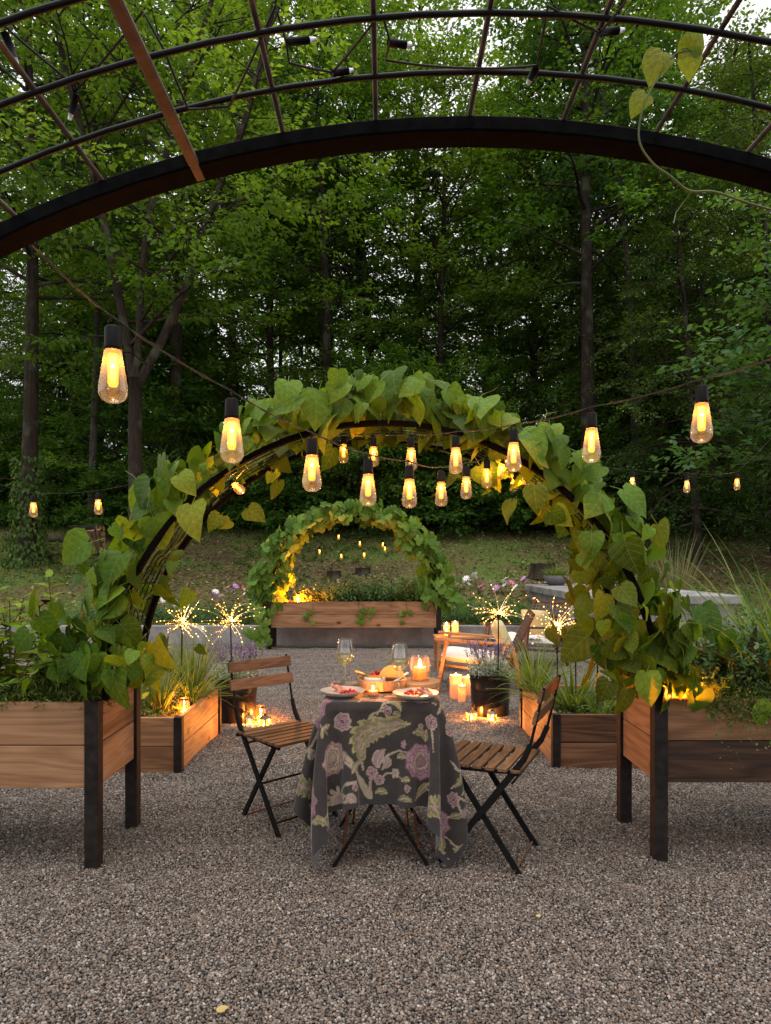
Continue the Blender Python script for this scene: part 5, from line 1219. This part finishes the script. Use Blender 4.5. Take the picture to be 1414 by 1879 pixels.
# left raised bed
g = random.Random(31)
leafy('pepper_plant', 'bright leafy plant at the far left of the left raised bed', 'plant', (-1.70,3.06,SZ), [(g.uniform(-.18,.16), g.uniform(-.14,.16), g.uniform(.30,.58), g.gauss(0,.12), g.gauss(-.05,.08)) for i in range(20)], BASIL, (.075,.125), 32, step=.045)
leafy('pepper_plant', 'bright leafy plant between the purple plant and vine, left bed', 'plant', (-1.42,3.12,SZ), [(g.uniform(-.10,.10), g.uniform(-.08,.08), g.uniform(.22,.38), g.gauss(0,.10), g.gauss(-.05,.06)) for i in range(10)], BASIL, (.075,.12), 33, step=.05)
leafy('pepper_plant', 'bright young leafy plant at the front left corner of left bed', 'plant', (-1.70,2.99,SZ), [(g.uniform(-.12,.10), g.uniform(-.05,.06), g.uniform(.20,.40), g.gauss(0,.10), g.gauss(-.03,.05)) for i in range(12)], BASIL, (.075,.125), 133, step=.045)
leafy('purple_plant', 'dark purple leaved plant in the left raised bed', 'plant', (-1.53,3.20,SZ), [(g.uniform(-.08,.08), g.uniform(-.05,.05), g.uniform(.28,.47), g.gauss(0,.04), 0) for i in range(8)], PURPLE, (.07,.105), 34, step=.045, stem_mat='stem_brown')
carpet('herb_plant', 'fine feathery green herb along the front of the left bed', 'herb', (-1.62,2.98,SZ), .40, .09, 1100, .17, 'herb', 35, size=(.022,.045), sprigs=11, tmpl=NARROW)
# right raised bed
leafy('chard', 'dark bronze leaved chard at the right end of the right bed', 'plant', (1.66,3.08,SZ), [], CHARD, (.2,.3), 36)
ch = bpy.data.objects['chard']; mb = MB()
for i in range(15):
    a = g.uniform(0,6.28); tl = g.uniform(.1,.6); d = Vector((math.cos(a)*math.sin(tl)-.12, math.sin(a)*math.sin(tl)-.1, math.cos(tl))); L = g.uniform(.07,.14); p = Vector((g.gauss(0,.035), g.gauss(0,.03), 0)); e = p+d*L
    mb.tube([p, e], [.007,.005], 6); put_leaf(g.choice(CHARD), ch, e, d, Vector((g.gauss(-d.x,.5), -.5+g.gauss(0,.4), .5)), g.uniform(.16,.30))
mb.build('leaf_stalk', M['chard_stem'], ch, smooth=True)
clump('arching_grass', 'tall arching grass rising at the right edge behind the chard', 'grass', (1.84,3.14,SZ), 190, .82, .85, 'sedge', 37, width=.0075, curl=1.25, seg=9, rad=.08)
clump('arching_grass', 'loose arching grass between vine and chard in the right bed', 'grass', (1.62,3.27,SZ), 90, .58, .85, 'sedge', 38, width=.0055, curl=1.3, seg=9, rad=.06)
carpet('fern_plant', 'soft ferny green plant behind the chard, right bed', 'plant', (1.70,3.18,SZ), .30, .12, 800, .42, 'fern_green', 39, size=(.018,.036), sprigs=14)
carpet('thyme', 'bright trailing thyme spilling over the front of the right bed', 'herb', (1.58,2.985,SZ+.015), .20, .085, 900, .12, 'herb', 40, size=(.010,.018), sprigs=8, trail=.55)
leafy('tall_herb', 'leafy green shoots beside the vine in the right bed', 'plant', (1.36,3.24,SZ), [(g.uniform(-.12,.10), g.uniform(-.06,.06), g.uniform(.2,.42), g.gauss(0,.05), g.gauss(-.02,.04)) for i in range(6)], BASIL, (.06,.10), 41)
t = thing('hanging_chard_leaf', 'single broad leaf hanging over the right bed front', 'leaf', (1.60,2.905,BEDTOP+.005))
put_leaf(BROAD[0], t, (0,0,0), (.05,-.15,-1), (0,-1,.2), .135)
# amber lit runners at the foot of the right vine
leafy('vine_runner', 'low vine runners glowing amber around the right candle jar', 'vine', (1.29,3.02,SZ+.01), [(g.uniform(-.10,.14), g.uniform(-.05,.12), g.uniform(.05,.12), g.gauss(0,.06), g.gauss(0,.05)) for i in range(12)], SMALL, (.045,.075), 42, step=.05)
# far bed: herbs
carpet('herb_plant', 'bushy green herb in the middle of the far bed', 'herb', (-.35,10.22,SZ), .50, .14, 420, .42, 'fern_green', 43, size=(.03,.055), sprigs=12)
carpet('herb_plant', 'loose darker herb at the right of the far bed', 'herb', (.42,10.22,SZ), .30, .14, 260, .38, 'herb', 44, size=(.03,.05), sprigs=11)
carpet('herb_plant', 'feathery herb glowing amber at the left of the far bed', 'herb', (-1.05,10.32,SZ), .30, .08, 110, .30, 'herb', 45, size=(.03,.05), sprigs=11)
# left low planter
LZ = .30
clump('sedge_tuft', 'sedge tuft spilling over the right edge of the left low planter', 'grass', (-1.36,4.80,LZ), 190, .46, 1.0, 'sedge', 46, width=.0042, curl=1.35, seg=8, lean=(.18,-.05))
clump('sedge_tuft', 'upright sedge tuft beside the stake in the left low planter', 'grass', (-1.50,4.52,LZ), 120, .42, .55, 'sedge', 47, width=.0048, curl=.8, seg=7)
clump('sedge_tuft', 'tall grey-green sedge at the back of the left low planter', 'grass', (-1.42,5.02,LZ), 150, .52, .5, 'sedge', 48, width=.0045, curl=.7, seg=7)
leafy('young_plant', 'leafy seedling at the front of the left low planter', 'plant', (-1.62,4.32,LZ), [(g.uniform(-.07,.07), g.uniform(-.05,.05), g.uniform(.12,.24), g.gauss(0,.03), 0) for i in range(5)], LETT, (.07,.11), 49)
leafy('young_plant', 'taller leafy plant behind the left raised bed post', 'plant', (-1.66,4.75,LZ), [(g.uniform(-.10,.10), g.uniform(-.08,.08), g.uniform(.25,.42), g.gauss(0,.04), 0) for i in range(7)], BASIL, (.06,.10), 50)
carpet('ground_herb', 'low mixed seedlings over the soil of the left low planter', 'herb', (-1.60,4.45,LZ), .28, .25, 240, .10, 'herb', 51, size=(.014,.03), sprigs=7)
plain('squash_flower', (.75,.24,.015), rough=.5, noise=.15)
t = thing('squash_blossom', 'orange blossom in the left low planter', 'flower', (-1.63,4.37,LZ+.20))
for i in range(5):
    a = i*1.256; mb = MB(); mb.grid(lambda u, v: ((u-.5)*.030*math.sin(math.pi*(.2+.7*v)), v*.050, .012*math.sin(v*3)), 4, 5); mb.build('petal', M['squash_flower'], t, (0,0,0), (R_(52), 0, a), smooth=True)
# right low planter
clump('sedge_tuft', 'grassy tuft at the left back corner of the right low planter', 'grass', (1.11,5.10,LZ), 170, .48, .85, 'sedge', 52, width=.0045, curl=1.0, seg=7, lean=(-.05,-.05))
clump('lily_leaves', 'broad strappy clump in the middle of the right low planter', 'plant', (1.26,4.58,LZ), 75, .38, .8, 'sedge', 53, width=.010, curl=1.0, seg=7)
clump('lily_leaves', 'small strappy clump at the front of the right low planter', 'plant', (1.40,4.42,LZ), 45, .24, .9, 'sedge', 54, width=.008, curl=1.1, seg=6)
clump('sedge_tuft', 'fine wisps leaning over the side of the right low planter', 'grass', (1.12,4.86,LZ), 60, .42, 1.1, 'sedge', 55, width=.003, curl=1.5, seg=8, lean=(-.3,-.1))
leafy('young_plant', 'bright leafy plant behind the right raised bed post', 'plant', (1.62,4.60,LZ), [(g.uniform(-.12,.10), g.uniform(-.10,.10), g.uniform(.16,.32), g.gauss(0,.04), 0) for i in range(8)], LETT, (.06,.10), 56)
carpet('ground_herb', 'low mixed seedlings over the soil of the right low planter', 'herb', (1.50,4.70,LZ), .40, .38, 420, .09, 'herb', 57, size=(.014,.03), sprigs=7)
for k, (x, y, z1) in enumerate(((1056,1108,4.9),(1096,1165,4.5))):
    p = at(x, y, z1); tag(MB().tube([(0,0,-.02),(0,0,p.z-LZ)], [.006,.0055], 8).build('plant_stake', M['dark_post'], None, (p.x, z1, LZ), smooth=True), ('tall' if k == 0 else 'shorter')+' dark garden stake in the right low planter', 'stake')
# buckets with lavender and silver leaves
def bucket(label, p, r, h, rz, plabel, seed, bloom):
    t = thing('bucket', label, 'bucket', p, rz)
    prof = [(.0,.004),(r*.86,.004),(r*.87,.0),(r*.88,.01),(r*.95,h*.62),(r*.955,h*.64),(r*.975,h*.65),(r*.965,h*.67),(r*.985,h*.72),(r*.975,h*.74),(r*1.0,h*.97),(r*1.03,h*.985),(r*1.03,h),(r*.985,h),(r*.97,h*.94)]
    MB().lathe(prof, 40).build('pail', M['pail'], t, smooth=True)
    MB().lathe([(.0,h*.93),(r*.97,h*.93)], 40).build('soil', M['soil'], t)
    for s in (-1, 1): MB().tube([(s*(r*1.0+.02*math.sin(q)), math.cos(q)*.045, h*.86+.0*q+math.sin(q)*-.02+(.03 if q else .03)) for q in [k*math.pi/8 for k in range(9)]], .004, 6).build('handle', M['black_steel'], t, smooth=True)
    c = carpet('silver_herb', plabel+' with fine silvery leaves', 'herb', Vector(p)+Vector((0,0,h*.92)), r*.85, r*.8, 460, .17, 'silver_leaf', seed, size=(.012,.022), sprigs=10)
    lv = thing('lavender', 'purple lavender standing in the '+bloom, 'flower', Vector(p)+Vector((0,.03,h*.92))); gg = np.random.default_rng(seed+1); n = 70
    az = gg.uniform(0,6.28,n); q = gg.uniform(0,r*.8,n); B = np.stack([np.cos(az)*q, np.sin(az)*q, 0*q], 1); D = unit(np.stack([np.cos(az)*.35+gg.normal(0,.12,n), np.sin(az)*.3+gg.normal(0,.12,n), np.ones(n)], 1)); L = gg.uniform(.20,.34,n); mb = MB()
    for b_, d_, l_ in zip(B, D, L): mb.tube([b_, b_+d_*l_*.5+np.array([.004,0,0]), b_+d_*l_], .0015, 3, cap=False)
    s_ = mb.build('stem', M['stem_green'], lv); K = 16; u = .74+.26*np.arange(K)/K; Q = B[:,None]+D[:,None]*(L[:,None]*u)[...,None]+gg.normal(0,.004,(n,K,3))
    V, Fa = scatter(*LEAF4, Q.reshape(-1,3), unit(gg.normal(0,1,(n*K,3)))+D.repeat(K,0)*.6, gg.normal(0,1,(n*K,3)), gg.uniform(.012,.020,n*K)); o = obj('blooms', np_mesh('blooms', V, Fa, tint=np.repeat(gg.random(n*K),4)), M['lavender_bloom'], lv); o['kind'] = 'stuff'
plain('pail', (.016,.014,.013), rough=.32, noise=.25, scale=12, metal=.3)
bucket('black metal bucket behind the right lanterns', on(905,1325)+Vector((0,.17,0)), .172, .375, .5, 'soft tuft in the right bucket', 61, 'right black bucket')
bucket('black metal bucket with ring handle behind the left chair', on(424,1334)+Vector((0,.16,0)), .176, .375, .2, 'soft tuft in the left bucket', 63, 'left black bucket')
# flower meadow behind the low wall
for nme, c in (('petal_white',(.75,.72,.70)),('petal_pink',(.60,.16,.30)),('petal_mauve',(.48,.25,.50))): plain(nme, c, rough=.6, noise=.1, scale=60)
g = random.Random(71); FL = {}
for nme in ('petal_white','petal_pink','petal_mauve'):
    mb = MB()
    for k in range(9):
        a = k*.698; r = .5; mb.add([(0,0,.02),(math.cos(a-.3)*r*.6, math.sin(a-.3)*r*.6,.08),(math.cos(a)*r, math.sin(a)*r,.02),(math.cos(a+.3)*r*.6, math.sin(a+.3)*r*.6,.08)], [(0,1,2),(0,2,3)])
    mb.ball((0,0,.06), .13, 1, (1,1,.6)); FL[nme] = mb.mesh('blossom'); FL[nme].materials.append(M[nme])
spotsF = [(300,1105,'petal_white'),(335,1098,'petal_mauve'),(355,1094,'petal_mauve'),(362,1092,'petal_pink'),(318,1110,'petal_white'),(395,1092,'petal_white'),(415,1085,'petal_white'),(432,1082,'petal_mauve'),(440,1078,'petal_pink'),(405,1100,'petal_white'),(390,1098,'petal_mauve'),(428,1090,'petal_white'),
          (855,1068,'petal_white'),(870,1060,'petal_white'),(882,1082,'petal_pink'),(900,1075,'petal_white'),(928,1068,'petal_white'),(938,1075,'petal_pink'),(945,1083,'petal_white'),(848,1075,'petal_white'),(960,1068,'petal_mauve'),(910,1085,'petal_mauve'),(880,1075,'petal_pink'),(925,1074,'petal_white'),(285,1098,'petal_mauve'),(450,1090,'petal_white'),(862,1072,'petal_white')]
cn = {'petal_white':'white','petal_pink':'pink','petal_mauve':'mauve'}
for k, (x, y, c) in enumerate(spotsF):
    d = g.uniform(11.2, 12.3); p = at(x, y, d); gz = float(ter(p.x, d)); p.z = max(p.z+.06, gz+.34); sd = 'left' if x < 600 else 'right'
    t = thing('garden_flower', '%s garden flower in the %s patch behind the low wall' % (cn[c], sd), 'flower', (p.x, d, gz), 0, '%s flowers of the %s patch' % (cn[c], sd)); h = p.z-gz
    MB().tube([(0,0,0),(.01,0,h*.5),(0,0,h)], .005, 4).build('stem', M['stem_green'], t)
    for j in range(2): o = obj('blossom', FL[c], None, t, (g.gauss(0,.03)*j, 0, h-.05*j), (R_(g.uniform(20,60)), g.uniform(-.3,.3), g.uniform(0,6))); o.scale = (.145,)*3 if j == 0 else (.10,)*3
for k, (x0, x1, s) in enumerate(((-5.2,-3.9,'far left'),(-3.9,-2.7,'left'),(-2.7,-1.8,'middle left'),(.9,1.8,'middle right'),(1.8,2.65,'right'))):
    x = (x0+x1)/2; carpet('flower_foliage', 'feathery green flower foliage behind the %s of the low wall' % s, 'plant', (x, 11.55, float(ter(x,11.55))-.02), (x1-x0)/2+.1, .55, 420, .36, 'fern_green', 80+k, size=(.025,.05), sprigs=12)
# ornamental grass behind the counter
foliage('reed', (.09,.11,.05), (.19,.20,.10), (.32,.29,.17), trans=.3)
clump('reed_grass', 'tall feathery reed grass behind the right arch leaves', 'grass', (tx(1238,12.5),12.5,float(ter(tx(1238,12.5),12.5))), 140, 1.35, .35, 'reed', 90, width=.009, curl=.45, seg=7, rad=.14)

# ================================================================== LOUNGE CORNER
plain('cushion_white', (.62,.57,.50), rough=.9, noise=.06, scale=120); plain('cushion_yellow', (.50,.42,.20), rough=.9, noise=.08, scale=90); plain('rope', (.10,.085,.07), rough=.85, noise=.3, scale=90); plain('throw', (.60,.58,.54), rough=.95, noise=.08)
plain('dark_wood', (.075,.034,.018), rough=.45, noise=.25, scale=18)
def pad(mb, sx, sy, sz, n=14, pw=.35):
    def fn(sgn):
        def f(u, v):
            x, y = (u-.5)*2, (v-.5)*2; k = max(0, (1-abs(x)**6)*(1-abs(y)**6))**pw; return (x*sx, y*sy, sgn*sz*k)
        return f
    mb.grid(fn(1), n, n); m0 = MB().grid(fn(-1), n, n); mb.add(m0.v, [f[::-1] for f in m0.f]); return mb
def lounge(label, p, rz, wm):
    """low armchair, local -x is forward, y to its left/right"""
    t = thing('lounge_chair', label, 'armchair', p, rz, 'wooden lounge chairs')
    for s in (-1, 1):
        y = s*.31
        MB().bar((-.34, y, .525), (-.44, y, .0), .034, .05, up=(0,1,0)).build('front_leg', M[wm], t, bevel=.006)
        MB().bar((.30, y, .46), (.40, y, .0), .034, .05, up=(0,1,0)).build('rear_leg', M[wm], t, bevel=.006)
        MB().bar((-.46, y, .545), (.30, y, .49), .055, .026).build('armrest', M[wm], t, bevel=.008)
        MB().bar((-.40, s*.275, .29), (.34, s*.275, .20), .03, .055, up=(0,1,0)).build('seat_rail', M['dark_wood'], t, bevel=.005)
        MB().bar((.22, s*.27, .20), (.50, s*.27, .80), .036, .045, up=(0,1,0)).build('back_post', M['dark_wood'], t, bevel=.01)
    MB().bar((-.40,-.29,.29), (-.40,.29,.29), .03, .055).build('front_rail', M['dark_wood'], t, bevel=.005); MB().bar((.49,-.27,.785), (.49,.27,.785), .035, .035).build('top_rail', M['dark_wood'], t, bevel=.012)
    for k in range(13):
        q = k/12; MB().tube([(.25+.22*q, -.255, .27+.47*q), (.262+.22*q, 0, .265+.47*q), (.25+.22*q, .255, .27+.47*q)], .011, 6).build('woven_cord', M['rope'], t, smooth=True)
    for k in range(9):
        y = -.22+.055*k; MB().bar((.245, y, .25), (.475, y, .76), .016, .008, up=(1,0,-.4)).build('woven_strap', M['rope'], t)
    pad(MB(), .335, .275, .055).build('seat_cushion', M['cushion_white'], t, (-.065,0,.335), (0, R_(6), 0), smooth=True)
    return t
c = Vector((.98, 6.95, 0)); lounge('lounge chair with white seat facing left, behind the right bucket', c, R_(-8), 'teak')
def pillow(label, p, rot, s=.2, mat='cushion_yellow'):
    o = pad(MB(), s, s, .07).build('pillow', M[mat], None, p, rot, smooth=True); tag(o, label, 'pillow')
pillow('yellow pillow leaning in the nearer lounge chair', c+Vector((.20,-.08,.53)), (0, R_(66), R_(-8)), .19)
c2_ = Vector((1.72, 8.35, 0)); lounge('lounge chair with woven back beside the concrete counter', c2_, R_(38), 'dark_wood')
pillow('yellow striped pillow on the lounge chair beside the counter', c2_+Vector((.16,.10,.53)), (0, R_(64), R_(38)), .19)
tag(MB().grid(lambda u, v: (-.15+.3*u, -.30+.6*v, .40+.02*math.sin(v*9)+.01*math.sin(u*13)), 10, 20).build('throw_blanket', M['throw'], None, c2_+Vector((-.12,-.10,0)), (0,0,R_(38)), smooth=True), 'pale throw laid over the rear lounge chair seat', 'blanket')
# side table with candles
c = on(838,1236)+Vector((.05,.12,0)); t = thing('side_table', 'small slatted wooden side table carrying three candles', 'table', c, R_(4))
for k in range(5): MB().box(-.30,.30,-.029,.029,.405,.430).build('top_slat', M['teak'], t, (0, -.13+.065*k, 0), bevel=.003)
for sx in (-1,1):
    for sy in (-1,1): MB().box(-.021,.021,-.021,.021,0,.404).build('leg', M['teak'], t, (sx*.27, sy*.135, 0), bevel=.003)
    MB().box(-.012,.012,-.11,.11,.345,.400).build('apron', M['teak'], t, (sx*.27,0,0))
for sy in (-1,1): MB().box(-.247,.247,-.012,.012,.345,.400).build('apron', M['teak'], t, (0,sy*.135,0))
top = c+Vector((0,0,.431))
def jar_candle(label, p, r, h, watt):
    t = thing('glass_candle', label, 'candle', p, 0, 'candles on the side table')
    MB().lathe([(.0,.001),(r,.001),(r*1.02,.004),(r*1.02,h),(r*.98,h),(r*.98,.005),(.0,.004)], 24).build('glass', M['amber_glass'], t, smooth=True)
    MB().lathe([(.0,.005),(r*.9,.005),(r*.9,h*.78),(r*.6,h*.74),(.0,h*.73)], 24).build('wax', M['wax_lit'], t, smooth=True); flame(t, h*.76, 1.5); lamp(t, (0,0,h*.76+.025), watt, WARM, .004); lamp(t, (0,0,h*.5), watt*.25, WARM, .004)  # last lamp is added inside the wax so it glows through
jar_candle('tall glass candle at the left on the side table', top+Vector((-.155,.05,0)), .038, .145, 6.0); jar_candle('tallest glass candle at the right on the side table', top+Vector((-.055,.03,0)), .042, .165, 6.0); jar_candle('smallest candle at the front of the side table', top+Vector((-.17,-.10,0)), .030, .070, 3.0)
plain('bowl_grey', (.11,.11,.115), rough=.8, noise=.1)
# bowl of grass on the counter, a stump and log behind
p = Vector((tx(1020,12.7), 12.7, .856)); t = thing('planted_bowl', 'grey bowl of green grass on the corner of the concrete counter', 'bowl', p)
MB().lathe([(.0,.0),(.13,.0),(.20,.08),(.235,.185),(.22,.185),(.19,.09),(.0,.08)], 32).build('bowl', M['bowl_grey'], t, smooth=True); MB().lathe([(.0,.165),(.222,.165)], 32).build('soil', M['soil'], t)
clump('bowl_grass', 'low green tuft growing in the grey bowl', 'plant', p+Vector((0,0,.165)), 160, .26, .8, 'herb_blade', 92, width=.008, curl=.9, seg=4, rad=.18) if 'herb_blade' in M else clump('bowl_grass', 'low green tuft growing in the grey bowl', 'plant', p+Vector((0,0,.165)), 160, .26, .8, 'sedge', 92, width=.008, curl=.9, seg=4, rad=.18)
tag(MB().box(-.10,.10,-.05,.05,-.02,.02).build('wood_offcut', M['box_wood'], None, p+Vector((.40,-.1,.085)), (0, R_(-62), R_(10)), bevel=.004), 'small wooden board propped beside the grey bowl', 'board')
def stump(label, x, y, r, h):
    t = thing('tree_stump', label, 'stump', (x, y, float(ter(x,y))-.05)); g = random.Random(label)
    mb = MB(); n = 20; prof = [(1.5,0),(1.12,.25),(1.0,.6),(.97,1.0)]; vs = []; ph = [1+.12*math.sin(k*1.9)+g.uniform(-.05,.05) for k in range(n)]
    for rr, z in prof: vs += [(math.cos(6.2832*k/n)*r*rr*ph[k], math.sin(6.2832*k/n)*r*rr*ph[k], z*h+(.04*ph[k] if z == 1 else 0)) for k in range(n)]
    mb.add(vs, [(i*n+k, i*n+(k+1)%n, (i+1)*n+(k+1)%n, (i+1)*n+k) for i in range(3) for k in range(n)]); mb.build('stump_bark', M['bark_brown'], t, smooth=True)
    MB().add(vs[3*n:], [tuple(range(n))]).build('cut_face', M['bark_wood'], t)
stump('old tree stump on the slope behind the grey bowl', tx(995,15.0), 15.0, .28, .30); stump('low stump on the lawn behind the far bed, left', tx(612,15.5), 15.5, .15, .16); stump('low dark stump on the lawn right behind the far bed', tx(665,15.8), 15.8, .17, .15)
# woodpile and birch logs at the left wood edge
plain('log_end', (.38,.22,.11), rough=.85, noise=.3, scale=25)
g = random.Random(99); wx, wy = tx(163,18.0), 18.0; wz = float(ter(wx, wy))
def log(label, p, L, r, rot, group, barkm='bark_brown'):
    t = thing('firewood_log', label, 'log', p, 0, group); t.rotation_euler = rot; n = 10; ph = [1+random.Random(k+int(L*99)).uniform(-.12,.1) for k in range(n)]
    vs = [(x, math.cos(6.2832*k/n)*r*ph[k], math.sin(6.2832*k/n)*r*ph[k]) for x in (-L/2, L/2) for k in range(n)]
    MB().add(vs, [(k, (k+1)%n, n+(k+1)%n, n+k)[::-1] for k in range(n)]).build('log_bark', M[barkm], t, smooth=True)
    for s in (0, 1): MB().add([(v[0]+(-.002 if s == 0 else .002), v[1], v[2]) for v in vs[s*n:(s+1)*n]], [tuple(range(n)) if s else tuple(range(n))[::-1]]).build('cut_end', M['log_end'], t)
for r_ in range(5):
    for k in range(3): log('round firewood log stacked in the woodpile', (wx-.02*r_, wy-.16+.17*k+.04*(r_ % 2), wz+.09+.145*r_), g.uniform(.62,.78), g.uniform(.066,.082), (0, 0, g.gauss(0,.05)), 'logs stacked in the woodpile')
for k in range(4): log('split log leaning on the front of the woodpile', (wx+.18+.09*k, wy-.42, wz+.32+g.uniform(-.03,.05)), .62, .055, (0, R_(70+g.uniform(-8,8)), R_(90+g.uniform(-30,30))), 'split logs leaning on the woodpile', 'bark_wood')
for k in range(6):
    lx = tx(20+k*20,19.5)+g.gauss(0,.08); log('pale birch log lying along the wood edge at left', (lx, 19.5, float(ter(lx,19.5))+.09), g.uniform(.3,.5), .085, (0,0,g.gauss(.2,.2)), 'birch logs along the wood edge', 'bark_grey')
# ivy on the far left trunk
ix, iy = tx(52,16.6), 16.6; iz = float(ter(ix, iy)); gi = np.random.default_rng(5); n = 1500
a = gi.uniform(0,6.28,n); zz = gi.random(n)**1.6*2.6; rr = .30+.10*gi.random(n)+.25*np.exp(-zz*2); P = np.stack([np.cos(a)*rr, np.sin(a)*rr, zz], 1)
V, Fa = scatter(*LEAF4, P, np.stack([gi.normal(0,.4,n), gi.normal(0,.4,n), -np.ones(n)], 1), np.stack([np.cos(a), np.sin(a), .4+0*a], 1), gi.uniform(.08,.15,n))
t = thing('ivy', 'ivy wrapped around the foot of the far left trunk', 'ivy', (ix, iy, iz)); o = obj('ivy_leaves', np_mesh('ivy_leaves', V, Fa, tint=np.repeat(gi.random(n),4)), M['weed'], t); o['kind'] = 'stuff'
# fallen leaf on the gravel, front
foliage('dry_leaf', (.40,.30,.11), (.46,.36,.14), (.50,.40,.17), trans=.2, attr=False)
me = lance_mesh(3, .36, cur=.25, name='fallen_leaf'); me.materials.append(M['dry_leaf']); p = on(405,1868,.015)
o = obj('fallen_leaf', me, None, None, (p.x-.012, p.y, .034), (R_(12), R_(8), R_(-60))); o.scale = (.035,.035,.035); tag(o, 'pale yellow fallen leaf on the gravel at the front', 'leaf')
o = obj('fallen_leaf', me, None, None, on(990,1690,.02)+Vector((0,0,.014)), (R_(6), R_(-8), R_(20))); o.scale = (.022,.022,.022); tag(o, 'tiny dry leaf on the gravel right of the table', 'leaf')
